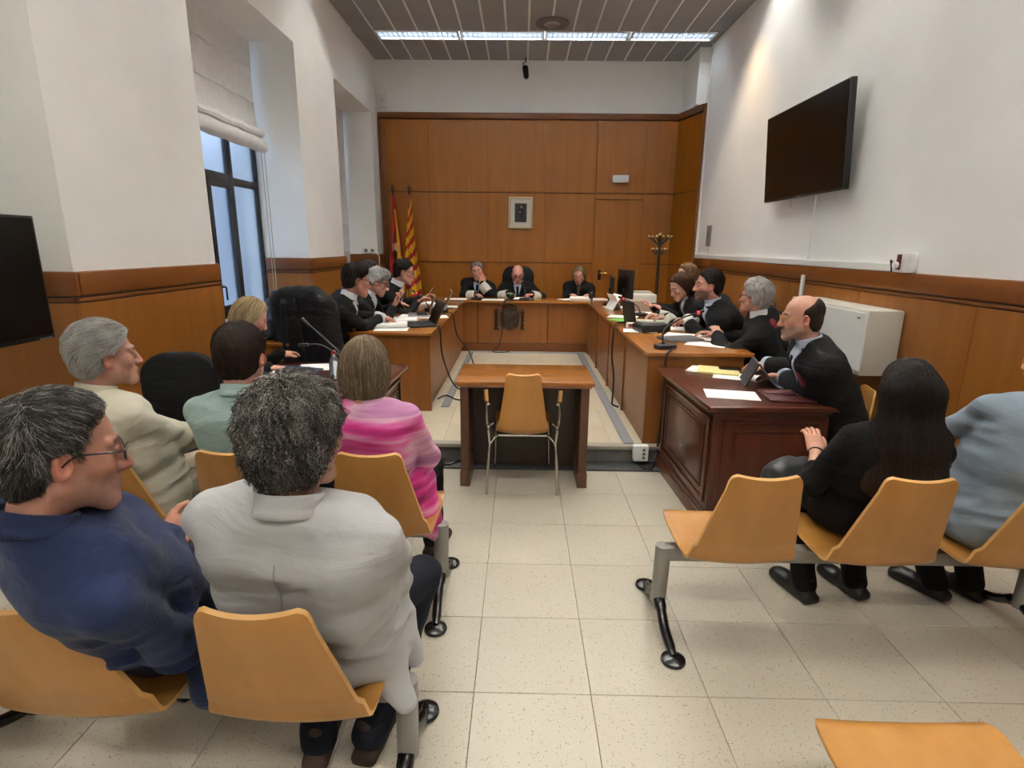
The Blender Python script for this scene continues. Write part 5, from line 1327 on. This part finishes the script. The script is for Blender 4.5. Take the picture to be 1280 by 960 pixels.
person('dark haired bearded lawyer in black gown with clasped hands', 2.02, 5.05, 88, floor=HP, seat=.48, head=(1.625,4.93,1.295), hyaw=84, hpitch=2,
  tone=(214,160,138), s=1.05, hs=1.06, width=1.1, belly=1.1, handL=(1.56,5.18,.945), handR=(1.57,5.26,.955), poleL=(-.9,-.3,-.8), poleR=(.9,-.2,-.8), hand_dir=((-.75,.4,.05),(-.75,-.35,.05)), curl=(.9,.9),
  top='robe', top_mat=M_GOWN2, pants_mat=M_BLACKTR, h=.014, hh=.0055, wrinkle=.007, wseed=101, wscale=30,
  hair=dict(style='short', cap=C_BLACK, vol=.012, h=.006, noise=.003, strands=[strand(3000, H_BLACK, flow_back, .04, r=.001, lift=.006, wild=.3)]),
  beard=((66,54,46), .88), brow=(40,30,26), collar=(M_BSHIRT, .020, .064, .02), patches=lawyer_front(M_BSHIRT, None, .045)+[('cuff', ball_at(-1, 1.02, .03, 'cuff'), .006, M_WSHIRT, .008), ('cuff', ball_at(1, 1.02, .03, 'cuff'), .006, M_LACE, .008)])
person('auburn haired woman in black gown looking down at her papers', 2.0, 5.72, 90, floor=HP, seat=.46, head=(1.585,5.65,1.235), hyaw=100, hpitch=30,
  tone=(220,170,148), s=.97, hs=1.0, width=1.0, handL=(1.50,5.70,.925), handR=(1.47,5.98,.92), poleL=(-.9,-.3,-.8), hand_dir=((-.8,.3,-.1),(-.9,-.1,-.1)), curl=(.6,.6),
  top='robe', top_mat=M_GOWN2, pants_mat=M_BLACKTR, h=.015, hh=.006, wrinkle=.006, wseed=111, fingers=False,
  hair=dict(style='bob', cap=C_REDBR, vol=.012, h=.008, noise=.006, nscale=70, strands=[strand(2500, H_REDBR, flow_down, .14, r=.0012, lift=.006, wild=.2, curl=.2)]),
  collar=(M_BSHIRT, .02, .06, .02), patches=lawyer_front(M_BSHIRT, None, .05)+[('cuff', ball_at(1, .80, .055, 'cuff'), .006, M_LACE, .009), ('cuff', ball_at(-1, .80, .05, 'cuff'), .006, M_LACE, .009)])
person('light brown haired lawyer mostly hidden behind the auburn haired woman', 2.08, 6.35, 92, floor=HP, seat=.50, head=(1.80,6.22,1.315), hyaw=88, hpitch=10,
  tone=(222,172,150), s=1.0, hs=1.0, handL=(1.60,6.30,.93), handR=(1.52,6.45,.95), hand_dir=(None,(-.7,.1,.5)), top='robe', top_mat=M_GOWN2, pants_mat=M_BLACKTR, h=.018, hh=.007, wseed=121, fingers=False,
  hair=dict(style='receding', cap=cap_mat('cap_light_brown', (96,72,48), (130,102,72)), vol=.014, h=.008, noise=.004))
# --- left hand lawyers
person('dark haired lawyer in black suit writing at the left desk', -1.80, 4.98, -82, floor=HP, seat=.48, head=(-1.43,4.92,1.305), hyaw=-62, hpitch=14, hroll=4,
  tone=(208,152,128), s=1.04, hs=1.07, width=1.08, belly=1.05, handR=(-1.30,5.19,.945), handL=(-1.36,5.32,.94), poleR=(.8,-.4,-.9), poleL=(-.8,-.4,-.8), hand_dir=((.85,.1,-.1),(.85,.25,-.15)), curl=(.9,.9),
  top='jacket', top_mat=M_GOWN2, pants_mat=M_BLACKTR, h=.013, hh=.0055, wrinkle=.006, wseed=131, wscale=32,
  hair=dict(style='short', cap=C_BLACK, vol=.018, h=.006, noise=.003, strands=[strand(3000, H_BLACK, flow_forward, .05, r=.001, lift=.005, wild=.3)]),
  glasses=(M_TORT, .0024), collar=(M_WSHIRT, .022, .066, .02), patches=lawyer_front(M_WSHIRT, M_TIE, .065)+[('cuff', ball_at(1, 1.05, .045, 'cuff'), .006, M_WSHIRT, .008), ('cuff', ball_at(-1, 1.05, .045, 'cuff'), .006, M_WSHIRT, .008)])
person('grey haired lawyer with glasses looking down at a phone on the left', -1.78, 5.62, -84, floor=HP, seat=.46, head=(-1.405,5.55,1.255), hyaw=-78, hpitch=26,
  tone=(210,160,138), s=.98, hs=1.02, width=1.05, handR=(-1.28,5.62,1.0), handL=(-1.27,5.76,1.02), poleR=(.8,-.3,-.9), poleL=(-.8,-.3,-.9), hand_dir=((.5,-.1,.6),(.5,.2,.65)), hand_n=((.6,0,-.5),(.6,0,-.5)), curl=(.8,.8),
  top='jacket', top_mat=M_GOWN2, pants_mat=M_BLACKTR, h=.014, hh=.006, wseed=141,
  hair=dict(style='swept', cap=C_SILVER, vol=.016, h=.007, noise=.004, nscale=70, strands=[strand(2500, H_SILVER, flow_forward, .06, r=.0011, lift=.006, wild=.3)]),
  glasses=(M_TORT, .0024), collar=(M_WSHIRT, .022, .064, .02), patches=lawyer_front(M_WSHIRT, None, .085, .14)+[('emblem', ball_at(0, 0, .045, 'chest', (.12, .12, .30)), .006, M_EMB, .008)])
person('lawyer almost hidden behind the grey haired lawyer on the left', -1.92, 6.22, -84, floor=HP, seat=.48, head=(-1.635,6.12,1.315), hyaw=-80, hpitch=12,
  tone=(210,160,138), s=1.0, hs=1.0, handR=(-1.42,6.2,.93), handL=(-1.42,6.4,.93), top='jacket', top_mat=M_GOWN2, pants_mat=M_BLACKTR, h=.018, hh=.007, wseed=151, fingers=False,
  hair=dict(style='receding', cap=C_DARKGREY, vol=.010, h=.008))
person('dark haired lawyer with glasses reading a paper beside the flags', -1.80, 6.70, -84, floor=HP, seat=.50, head=(-1.345,6.52,1.31), hyaw=-80, hpitch=14,
  tone=(212,160,138), s=1.06, hs=1.07, width=1.08, handR=(-1.19,6.42,.97), handL=(-1.17,6.62,.99), poleR=(.8,-.3,-.9), hand_dir=((.6,0,.35),(.6,0,.35)), curl=(.7,.7),
  top='jacket', top_mat=M_GOWN2, pants_mat=M_BLACKTR, h=.015, hh=.006, wseed=161, fingers=False,
  hair=dict(style='short', cap=C_BLACK, vol=.012, h=.007, strands=[strand(2000, H_BLACK, flow_forward, .045, r=.0011, lift=.005, wild=.25)]),
  glasses=(M_TORT, .0024), collar=(M_WSHIRT, .024, .068, .02), patches=lawyer_front(M_WSHIRT, None, .075, .12))
# --- the bench
CUFFS = lambda a, b: [('cuff', ball_at(-1, a, .075, 'cuff'), .008, M_LACE, .010), ('cuff', ball_at(1, b, .075, 'cuff'), .008, M_LACE, .010)]
person('judge with greying hair resting his cheek on one hand', -.70, 8.84, 178, floor=HP, seat=.48, head=(-.665,8.62,1.235), hyaw=176, hpitch=6, hroll=-6,
  tone=(212,158,136), s=1.0, hs=1.06, width=1.1, handL=(-.58,8.50,1.055), handR=(-.66,8.32,.91), poleL=(-.9,.5,-1.2), poleR=(.9,-.2,-.5), hand_dir=((-.05,.05,.9),(.4,-.6,-.05)), hand_n=((.3,-.8,.1),None), curl=(.8,.6),
  top='robe', top_mat=M_GOWN2, pants_mat=M_BLACKTR, h=.014, hh=.006, wseed=171, legs=True, collar=(M_WSHIRT, .022, .064, .02),
  hair=dict(style='short', cap=cap_mat('cap_salt_pepper', (78,74,70), (140,136,130)), vol=.012, h=.007), patches=lawyer_front(M_BSHIRT, M_TIE, .065)+CUFFS(.72,.70))
person('balding judge with glasses reading at the centre of the bench', -.05, 8.80, 180, floor=HP, seat=.47, head=(-.05,8.58,1.195), hyaw=182, hpitch=22,
  tone=(214,154,134), s=1.03, hs=1.06, width=1.1, belly=1.15, handL=(.16,8.30,.92), handR=(-.19,8.30,.93), poleL=(-.9,.2,-.6), poleR=(.9,.2,-.6), hand_dir=((-.4,-.6,0),(.4,-.6,0)), curl=(.6,.6),
  top='robe', top_mat=M_GOWN2, pants_mat=M_BLACKTR, h=.014, hh=.006, wseed=181, glasses=(M_TORT, .0024), collar=(M_WSHIRT, .022, .066, .02),
  hair=dict(style='bald', cap=C_BROWN, vol=.006, h=.007), patches=lawyer_front(M_BSHIRT, M_TIE, .06)+CUFFS(.70,.70))
person('woman clerk with shoulder length brown hair and black gown at the bench', .89, 8.84, 172, floor=HP, seat=.45, head=(.875,8.62,1.195), hyaw=166, hpitch=24,
  tone=(216,168,146), s=.96, hs=1.03, width=1.0, handL=(1.0,8.34,.92), handR=(.74,8.34,.92), hand_dir=((-.3,-.7,0),(.3,-.7,0)), curl=(.6,.6),
  top='robe', top_mat=M_GOWN2, pants_mat=M_BLACKTR, h=.015, hh=.006, wseed=191, fingers=False, patches=[('shirt_front', shirt_v(.035, .25, .52), .006, cloth('grey_brown_blouse', (110,100,88)), .009)],
  hair=dict(style='bob', cap=C_BLONDE, vol=.004, h=.007, noise=.004, nscale=70, strands=[strand(1500, H_BLONDE, flow_down, .13, r=.0014, lift=.006, wild=.2)]))
# --- woman at the left table
person('blonde woman bending over the left desk, half hidden by the mint shirt', -1.93, 3.62, -58, head=(-1.80,3.70,1.13), hyaw=-50, hpitch=30,
  tone=(220,168,146), s=.96, hs=1.0, handR=(-1.64,3.53,.825), handL=(-1.72,3.92,.84), hand_dir=((.3,.9,-.05),(.8,.2,-.1)), curl=(.35,.4), poleR=(.8,-.5,-.6),
  top='jacket', top_mat=M_BLACKKNIT, pants_mat=M_BLACKTR, h=.013, hh=.0055, wseed=201,
  hair=dict(style='bob', cap=C_BLOND2, vol=.008, h=.007, noise=.004, nscale=80, strands=[strand(4500, H_BLOND2, flow_down, .16, r=.0010, lift=.005, wild=.15, pts=10)]))

# ------------------------------------------------------------------ things on the desks
def put_paper(x, y, z, w, l, rz, label, group=None, n=1, m=None, cat='paper', curl=.0, lines=False):
    """a sheet or a stack; the stack shows a few fanned sheets"""
    t = empty('paper' if n == 1 else 'paper_stack', (x, y, z+.001), rz, label, cat, group)
    th = .0012 if n == 1 else .0022*n
    nx = 8; bm = bmesh.new(); top = []; bot = []
    for i in range(nx+1):
        u = -w/2+w*i/nx; up = curl*(max(0, abs(i/nx-.5)-.3)*5)**2
        top.append([bm.verts.new((u, v, th+up)) for v in (-l/2, l/2)]); bot.append([bm.verts.new((u, v, up*.97)) for v in (-l/2, l/2)])
    for i in range(nx):
        bm.faces.new((top[i][0], top[i+1][0], top[i+1][1], top[i][1])); bm.faces.new((bot[i][0], bot[i][1], bot[i+1][1], bot[i+1][0]))
        for k in (0, 1): bm.faces.new((top[i][k], bot[i][k], bot[i+1][k], top[i+1][k]))
    bm.faces.new((top[0][0], top[0][1], bot[0][1], bot[0][0])); bm.faces.new((top[-1][0], bot[-1][0], bot[-1][1], top[-1][1]))
    bmesh.ops.recalc_face_normals(bm, faces=bm.faces); me = bpy.data.meshes.new('sheet'); bm.to_mesh(me); bm.free()
    link('sheet', me, m or M_PAPER, t)
    if n > 1:
        for k in range(2):
            B().box(-w/2+.006*(k+1), w/2+.008*(k+1), -l/2-.004*(k+1), l/2-.006*(k+1), th*(.3+.3*k), th*(.36+.3*k)).put('sheet', m or M_PAPER, t, smooth=False)
    return t
M_LINE = mat('printed_grey', (120,120,124), .9)
def laptop(x, y, z, rz, label, w=.33, d=.23, ang=100, m=None, screen=None):
    t = empty('laptop', (x, y, z+.001), rz, label, 'laptop'); m = m or M_BLACKPL
    b = B().box(-w/2,w/2,-d/2,d/2,0,.016,bev=.004).put('base', m, t)
    B().box(-w/2+.02,w/2-.02,-d/2+.09,d/2-.02,.016,.018).put('keyboard', mat('key_black', (26,26,28), .6), b, smooth=False)
    a = math.radians(ang); M = Matrix.Translation((0, d/2-.004, .014)) @ Matrix.Rotation(-(a-math.pi/2), 4, 'X')
    l = B().box(-w/2,w/2,-.004,.004,0,d*.98,bev=.003,M=M).put('lid', m, t)
    B().box(-w/2+.012,w/2-.012,-.0052,-.004,.014,d*.98-.012,M=M).put('screen', screen or M_SCREEN, l, smooth=False)
    return t
def gooseneck(x, y, z, rz, pts, label, base=True, lit=True, r=.0055):
    t = empty('gooseneck_microphone', (x, y, z+.001), rz, label, 'microphone')
    if base:
        B().prism([(-.075,-.055),(.075,-.055),(.085,.0),(.06,.06),(-.06,.06),(-.085,.0)], 'z', 0, .032, bev=.009).put('base', M_BLACKPL, t)
        B().cyl((0,.02,.03), (0,.02,.045), .014, n=12).put('socket', M_BLACKPL, t)
    P = catmull([(0,.02,.035)]+pts, 6); B().tube(P, r, 8).put('neck', M_BLACKPL, t)
    a, b = P[-1], P[-1]+(P[-1]-P[-3]).normalized()*.05
    h = B().cyl(a, b, .010, .012, n=10).ball(b, .013, 10).put('capsule', M_BLACKPL, t)
    if lit: B().cyl(a-(b-a)*.1, a+(b-a)*.18, .0128, n=12).put('light_ring', mat('red_ring_glow', (220,40,40), .4, emit=((255,60,60), .9)), h)
    return t
Z1 = TOPZ; Z2 = .7614
# right mahogany desk
put_paper(1.262, 3.235, Z2, .21, .30, 78, 'white sheet on the near left of the mahogany desk')
put_paper(1.475, 3.72, Z2, .21, .30, 68, 'white sheet under the yellow folder edge, beside bald lawyer tablet')
put_paper(1.40, 3.88, Z2, .23, .27, 70, 'stack of yellow folders and papers at far end of mahogany desk', n=6, m=mat('manila', (236,220,150), .8), cat='folder')
put_paper(1.30, 3.92, Z2, .20, .18, 60, 'white papers sticking out beside the yellow folders', n=3)
t = empty('mobile_phone', (1.49, 3.90, Z2+.0165), 80, 'dark mobile phone on the yellow folders under a hand', 'phone'); B().box(-.036,.036,-.075,.075,0,.009,bev=.004).put('body', M_BLACKPL, t); B().box(-.033,.033,-.071,.071,.009,.0098).put('screen', M_SCREEN, t, smooth=False)
t = empty('tablet_computer', (1.545, 3.545, Z2+.001), 76, 'grey tablet propped on folded cover before the bald lawyer', 'tablet')
M_SLATE = mat('slate_cover', (84,88,98), .6)
B().prism([(-.10,0),(-.09,0),(.030,.150),(.020,.150)], 'x', -.135, .135).put('tablet_body', M_SLATE, t, smooth=False)
B().prism([(.085,0),(.095,0),(.029,.146),(.020,.146)], 'x', -.135, .135).put('cover_leg', mat('slate_dark', (40,42,48), .6), t, smooth=False)
B().box(-.135,.135,-.30,-.10,0,.007,bev=.002).put('keyboard_cover', M_SLATE, t)
t = empty('document_case', (1.625, 3.18, Z2+.001), -4, 'dark red leather document case with metal clasp on mahogany desk', 'case')
M_OX = mat('oxblood_leather', (88,26,22), .4, (70,20,18), (20,20,20))
B().box(-.19,.19,-.12,.12,0,.014,bev=.005).put('case_body', M_OX, t)
B().prism([(-.188,.118),(.188,.118),(.17,.03),(.03,.0),(-.03,.0),(-.17,.03)], 'z', .014, .020, bev=.002).put('flap', M_OX, t)
B().box(-.014,.014,-.012,.014,.018,.026,bev=.002).put('clasp', M_CHROME, t)
# right desk
gooseneck(1.10, 4.22, Z1, 20, [(.0,.03,.12),(.06,.05,.165),(.20,.08,.215),(.355,.10,.25)], 'gooseneck microphone with red lit ring on near end of right desk', r=.0065)
t = empty('conference_unit', (1.20, 5.12, Z1+.001), 15, 'black rounded conference unit box in front of the bearded lawyer', 'device')
B().box(-.15,.15,-.11,.11,0,.075,bev=.03).put('case', M_BLACKPL, t); B().box(-.10,.10,-.06,.06,.072,.080,bev=.004).put('keypad', M_GREYPL, t)
laptop(1.19, 5.52, Z1, 100, 'black laptop seen from its edge on the right desk', screen=mat('laptop_green_screen', (120,150,120), .2, emit=((150,180,140), .35)))
t = empty('laptop', (1.33, 4.62, Z1+.001), 12, 'closed grey laptop under papers before the bearded lawyer', 'laptop'); B().box(-.16,.16,-.11,.11,0,.018,bev=.005).put('base', mat('laptop_grey', (136,138,142), .35, metal=.6), t); B().box(-.158,.158,-.108,.108,.018,.022,bev=.002).put('lid', MATS['laptop_grey'], t)
put_paper(1.48, 4.42, Z1, .21, .30, 62, 'white sheet on the right desk nearest the grey haired woman')
put_paper(1.46, 4.80, Z1, .30, .42, 66, 'large open white sheets on right desk by the clasped hands', n=2)
put_paper(1.42, 5.30, Z1, .21, .30, 75, 'white sheets behind the clasped hands on the right desk', n=2)
put_paper(1.10, 5.12, Z1, .21, .30, 80, 'white paper lying under the black conference unit', n=1)
put_paper(1.33, 5.72, Z1, .42, .30, 80, 'pale open folder before the auburn haired woman', n=2, m=mat('pale_folder', (224,230,206), .85), cat='folder')
put_paper(1.07, 5.85, Z1, .20, .26, 40, 'bright green folder on the edge of the right desk', m=mat('green_folder', (120,190,90), .7), cat='folder', n=2)
put_paper(1.12, 6.15, Z1, .21, .30, 70, 'white papers beside the green folder on right desk', n=3)
put_paper(1.38, 6.55, Z1, .21, .30, 85, 'white papers before the half hidden right lawyer', n=2)
t = empty('calculator_box', (1.06, 5.31, Z1+.001), 4, 'small white and red box on the right desk edge', 'box'); B().box(-.05,.05,-.03,.03,0,.05,bev=.004).put('case', M_WHITEPL, t); B().box(-.036,.036,-.033,-.029,.01,.042,bev=.002).put('red_face', mat('red_face', (180,40,44), .5), t)
t = empty('booklet', (1.15, 6.95, Z1+.001), 10, 'white printed booklet standing open at bend of the desks', 'booklet')
for q in (-1, 1):
    M = Matrix.Rotation(math.radians(q*32), 4, 'Y'); B().box(-.002,.002,-.15,.15,0,.21,M=Matrix.Translation((q*.06,0,0)) @ Matrix.Rotation(math.radians(-q*30), 4, 'Y')).put('page', M_PAPER, t, smooth=False)
gooseneck(1.36, 6.30, Z1, 95, [(.0,.05,.10),(.0,.14,.16),(.0,.22,.19)], 'gooseneck microphone in front of the auburn haired woman')
def monitor(x, y, z, rz, label, h=.36):
    t = empty('monitor', (x, y, z+.001), rz, label, 'monitor')
    B().box(-.11,.11,-.09,.09,0,.012,bev=.004).put('foot', M_BLACKPL, t); B().box(-.025,.025,.0,.03,.01,.22,bev=.004).put('stand', M_BLACKPL, t)
    B().box(-.26,.26,-.025,.012,.10,.10+h,bev=.008).put('casing', M_BLACKPL, t); B().box(-.245,.245,-.028,-.0245,.115,.085+h).put('screen', M_SCREEN, t, smooth=False)
    return t
monitor(1.20, 7.55, Z1, 84, 'left of two black monitors seen edge on at the desk corner', .27)
monitor(1.36, 7.42, Z1, 100, 'right, taller of two black monitors at the desk corner', .36)
t = empty('printer', (1.52, 7.35, Z1+.001), 0, 'white printer behind the two monitors on the right desk', 'printer')
t.location = (1.72, 8.25, HP+.60); B().box(-.22,.22,-.2,.2,0,.22,bev=.02).put('case', M_WHITEPL, t); B().box(-.17,.17,-.26,-.19,.03,.05,bev=.004).put('paper_tray', M_OFFWHITE, t); B().box(-.18,.18,-.02,.17,.22,.245,bev=.006).put('scanner_lid', M_OFFWHITE, t)
t = empty('printer_stand', (1.72, 8.25, HP), 0, 'low cabinet under the white printer in the right corner', 'cabinet'); B().box(-.25,.25,-.17,.25,.0,.598,bev=.004).put('body', M_WHITEPL, t); B().box(-.24,.24,-.182,-.17,.02,.58,bev=.003).put('door', M_WHITEPL, t)
put_paper(1.22, 7.15, Z1, .30, .21, 10, 'white papers at the corner of right desk and bench', n=3)
# judges bench
put_paper(-.93, 8.00, Z1, .30, .21, 4, 'white papers on the bench left of the cheek resting judge', n=3)
put_paper(-.40, 7.97, Z1, .30, .21, -3, 'white papers on the bench between the two judges', n=2)
put_paper(.0, 8.22, Z1, .21, .30, 0, 'white papers read by the balding judge', n=3)
put_paper(.86, 8.12, Z1, .30, .30, -8, 'thick white paper pile before the woman clerk', n=18)
put_paper(1.12, 8.10, Z1, .24, .30, 8, 'pinkish white papers right of the woman clerk', n=8, m=mat('pinkish_paper', (232,218,212), .85))
put_paper(.68, 8.14, Z1, .22, .22, 30, 'white sheets under the left hand side of the woman clerk', n=2)
t = empty('green_globe', (-.135, 7.93, Z1+.001), 0, 'small dark green round ornament on bench by balding judge', 'ornament'); B().lathe([(.028,0),(.03,.012),(.012,.02)], n=16).put('foot', M_BLACKPL, t); B().ball((0,0,.062), .046, 16, sc=(1,.7,1)).put('ball', mat('dark_green_glass', (14,84,50), .25), t)
gooseneck(.06, 7.98, Z1, 180, [(.0,.0,.10),(.02,-.06,.20),(.03,-.10,.25)], 'gooseneck microphone before the balding judge', lit=False)
gooseneck(-.62, 7.98, Z1, 180, [(.0,.0,.05),(.02,-.04,.09)], 'short gooseneck microphone before the cheek resting judge', lit=False)
t = empty('pen_pot', (.99, 7.98, Z1+.001), 0, 'black pen pot on the bench by the paper pile', 'pot'); B().lathe([(.03,0),(.032,.10),(.028,.10),(.027,.006)], n=16).put('pot', M_BLACKPL, t)
for k in range(3): B().cyl((-.008+.008*k,0,.01), (-.02+.02*k,.01,.13), .004, n=8).put('pen', M_GREYPL if k else M_TIE, t)
t = empty('desk_nameplate', (.12, 7.95, Z1+.001), 0, 'small dark desk block on bench before balding judge', 'block'); B().box(-.06,.06,-.02,.02,0,.04,bev=.004).put('block', M_BLACKPL, t); B().box(-.05,.05,-.023,-.019,.008,.032).put('face', M_GREYPL, t, smooth=False)
# left desk
put_paper(-1.17, 5.02, Z1, .21, .30, -84, 'white sheet under the thick file of the writing lawyer')
put_paper(-1.22, 5.18, Z1, .23, .32, -80, 'thick white file under the hand of the writing lawyer', n=18, cat='file')
put_paper(-1.20, 5.62, Z1, .23, .32, -84, 'white file before the grey haired lawyer, second along the desk', n=12, cat='file')
put_paper(-1.05, 5.45, Z1, .21, .30, -70, 'dark folder beside the open laptop on left desk', n=4, m=mat('dark_folder', (60,62,70), .7), cat='folder')
put_paper(-1.15, 6.02, Z1, .30, .21, 0, 'white sheets on left desk before the man reading paper', n=2)
put_paper(-.93, 5.95, Z1, .21, .30, -75, 'white sheets near the inner edge of the left desk', n=2)
put_paper(-.95, 6.95, Z1, .30, .21, 5, 'white papers at far end of the left desk', n=3)
put_paper(-1.2, 7.3, Z1, .30, .24, 15, 'papers and pale files where left desk meets the bench', n=10)
laptop(-.96, 5.32, Z1, -68, 'open black laptop on the near end of the left desk', .34, .24, 115)
laptop(-1.10, 6.02, Z1+.006, -80, 'silver laptop before the grey haired lawyer with phone', .32, .22, 110, m=mat('silver_laptop', (170,172,176), .35, metal=.6))
laptop(-1.02, 6.75, Z1, -80, 'grey laptop half way along the left desk', .32, .23, 110, m=MATS['silver_laptop'])
gooseneck(-.90, 6.35, Z1, 70, [(.0,.03,.07),(.02,.06,.10),(.05,.10,.115)], 'gooseneck microphone at middle of the left desk', lit=False)
gooseneck(-1.05, 6.55, Z1, 70, [(-.02,.06,.10),(-.04,.12,.17),(-.05,.16,.20)], 'gooseneck microphone with red ring before the man reading paper')
t = empty('reading_paper', (-1.115, 6.50, 1.0), -84, 'white paper held up by the lawyer beside the flags', 'paper'); B().box(-.105,.105,-.001,.001,-.11,.16,M=Matrix.Rotation(math.radians(-38), 4, 'X')).put('sheet', M_PAPER, t, smooth=False)
t = empty('mobile_phone', (-1.215, 5.70, 1.075), -70, 'dark phone held by the grey haired lawyer on the left', 'phone'); B().box(-.036,.036,-.004,.004,-.07,.08,bev=.003,M=Matrix.Rotation(math.radians(-35), 4, 'X')).put('body', M_BLACKPL, t)
t = empty('pen', (-1.245, 5.225, .955), 0, 'pen held by the writing lawyer', 'pen'); B().cyl((0,0,-.045), (-.05,-.01,.085), .0045, n=8).cyl((.009,.002,-.068), (0,0,-.045), .001, .0045, n=8).put('barrel', M_BLACKPL, t)
# left mahogany desk
put_paper(-1.40, 3.83, Z2, .30, .21, 12, 'white papers on left mahogany desk behind the pink tunic', n=3)
put_paper(-1.62, 3.72, Z2, .21, .30, -20, 'white sheet at the corner of left mahogany desk')
laptop(-1.45, 3.48, Z2, 160, 'dark blue laptop folder on the left mahogany desk', .30, .22, 12, m=mat('dark_blue_cover', (44,52,74), .6))
put_paper(-1.15, 3.80, Z2, .22, .28, 10, 'dark blue folder right of the white papers', n=5, m=MATS['dark_blue_cover'], cat='folder')
gooseneck(-1.14, 3.62, Z2, 10, [(-.03,.02,.12),(-.13,.05,.22),(-.25,.08,.33)], 'upper gooseneck microphone on the left mahogany desk', lit=False)
gooseneck(-1.02, 3.42, Z2, 10, [(-.05,.02,.12),(-.16,.04,.20),(-.23,.05,.235),(-.30,.06,.235)], 'lower gooseneck microphone on the left mahogany desk', lit=False)
t = empty('water_bottle', (-1.185, 3.47, Z2+.001), 0, 'clear water bottle with red cap near the blonde bob', 'bottle')
M_PET = mat('clear_plastic', (236,244,248), .08, trans=.9)
B().lathe([(.028,0),(.032,.01),(.032,.11),(.03,.13),(.013,.165),(.013,.175)], n=20).put('bottle', M_PET, t); B().lathe([(.015,.170),(.015,.192),(.0,.193)], n=16).put('cap', mat('red_cap', (206,40,36), .4), t)
# bags
t = empty('handbag', (1.27, 2.43, .52), 25, 'dark grey leather handbag on the lap of the long haired woman', 'bag')
v = Vol(); v.rbox(vec(0,0,.055), vec(.15,.075,.075), .05, None, k=.03); v.ell(vec(-.04,.0,.11), vec(.11,.06,.05), None, k=.04); v.ell(vec(.07,-.02,.08), vec(.09,.07,.06), None, k=.04)
g = v.grid(.008); X, Y, Z = g.xyz(); g.F = (g.F+.007*ripple(X, Y, Z, 55, 3)*(np.abs(g.F) < .03)).astype(f32); V, Q = g.nets()
link('bag_body', np_mesh('bag_body', V, Q, [mat('charcoal_leather', (58,62,66), .42, (44,47,51), (14,14,14))]), None, t)
B().tube(catmull([(.05,-.06,.06),(.08,-.11,.0),(.13,-.10,-.06),(.15,-.04,-.03),(.12,.0,.05)], 5), .011, 8).put('strap', M_BLACKPL, t); B().tube(catmull([(.13,-.07,.01),(.155,-.06,.03),(.15,-.05,.05)], 4), .006).put('buckle', M_CHROME, t)
# bracelet and watch
e = STEP['woman with long dark hair and black top, seen from behind on the right']
def wrist_ring(label_owner, side, frac, r, rr, m, name):
    ob = next(o for o in COL.objects if o.get('label') == label_owner); e = STEP[label_owner]
    d = unit(e['wr'][side]-e['el'][side]); c = e['el'][side]+(e['wr'][side]-e['el'][side])*frac
    u = unit(np.cross(d, vec(0,0,1))); w = np.cross(d, u)
    B().tube([tuple(c+(u*math.cos(a)+w*math.sin(a))*r) for a in np.linspace(0, 2*math.pi, 22, endpoint=False)], rr, 6, closed=True).put(name, m, ob)
wrist_ring('woman with long dark hair and black top, seen from behind on the right', -1, .96, .029, .004, M_BLACKPL, 'bracelet')
wrist_ring('bald man with glasses, beard and black gown at the mahogany desk', -1, 1.0, .033, .005, M_BLACKPL, 'watch')
# cables
def cable(name, pts, r, label): return tag(B().tube(catmull(pts, 6), r, 6).put(name, M_CABLE), label, 'cable')
FZ = HP+.012
cable('cable', [(-.80,5.16,Z1+.012),(-.765,5.16,Z1+.012),(-.748,5.18,Z1-.05),(-.745,5.25,.6),(-.70,5.45,.32),(-.64,5.62,FZ+.01),(-.55,5.70,FZ-.005),(-.45,5.6,FZ-.005)], .008, 'black cable hanging from the near end of left desk')
cable('cable', [(-.80,6.2,Z1+.012),(-.765,6.2,Z1+.012),(-.745,6.22,Z1-.05),(-.72,6.35,.6),(-.63,6.75,.35),(-.60,7.0,FZ),(-.55,6.6,FZ-.004),(-.5,6.1,FZ-.004)], .008, 'black cable hanging from the middle of left desk')
cable('cable', [(-.80,5.26,FZ-.004),(-.72,5.32,FZ+.016),(-.60,5.24,FZ-.004),(-.40,5.22,FZ-.004),(-.2,5.25,FZ-.004)], .008, 'black cable crossing the floor from the left desk')
cable('cable', [(1.10,5.60,Z1+.010),(.96,5.45,Z1+.03),(.905,5.36,Z1-.01),(.885,5.30,.6),(.90,5.22,.4),(.885,5.14,.2),(.88,5.10,FZ+.012),(.93,5.05,FZ)], .009, 'black cable hanging from the right desk by the laptop')
cable('cable', [(1.16,4.16,Z1+.012),(1.10,4.06,Z1+.01),(1.07,4.038,Z1-.05),(1.075,4.03,.5),(1.06,4.03,.2),(1.03,3.98,.045),(.97,3.86,.022),(.92,3.90,.022),(.93,4.0,.022),(1.0,3.99,.03)], .008, 'coiled black cable dropping between right desk and mahogany desk')
cable('cable', [(.06,7.90,Z1+.012),(-.20,7.80,Z1+.01),(-.235,7.785,Z1-.05),(-.25,7.80,.5),(-.30,7.79,.25),(-.38,7.76,FZ+.01),(-.25,7.70,FZ+.008),(-.15,7.76,FZ+.01)], .007, 'black cable hanging down beside the carved crest')
cable('cable', [(-.60,3.93,.020),(-.52,3.90,.020),(-.47,3.96,.020),(-.42,3.99,.020)], .009, 'black cable on the dark strip left of the witness table')
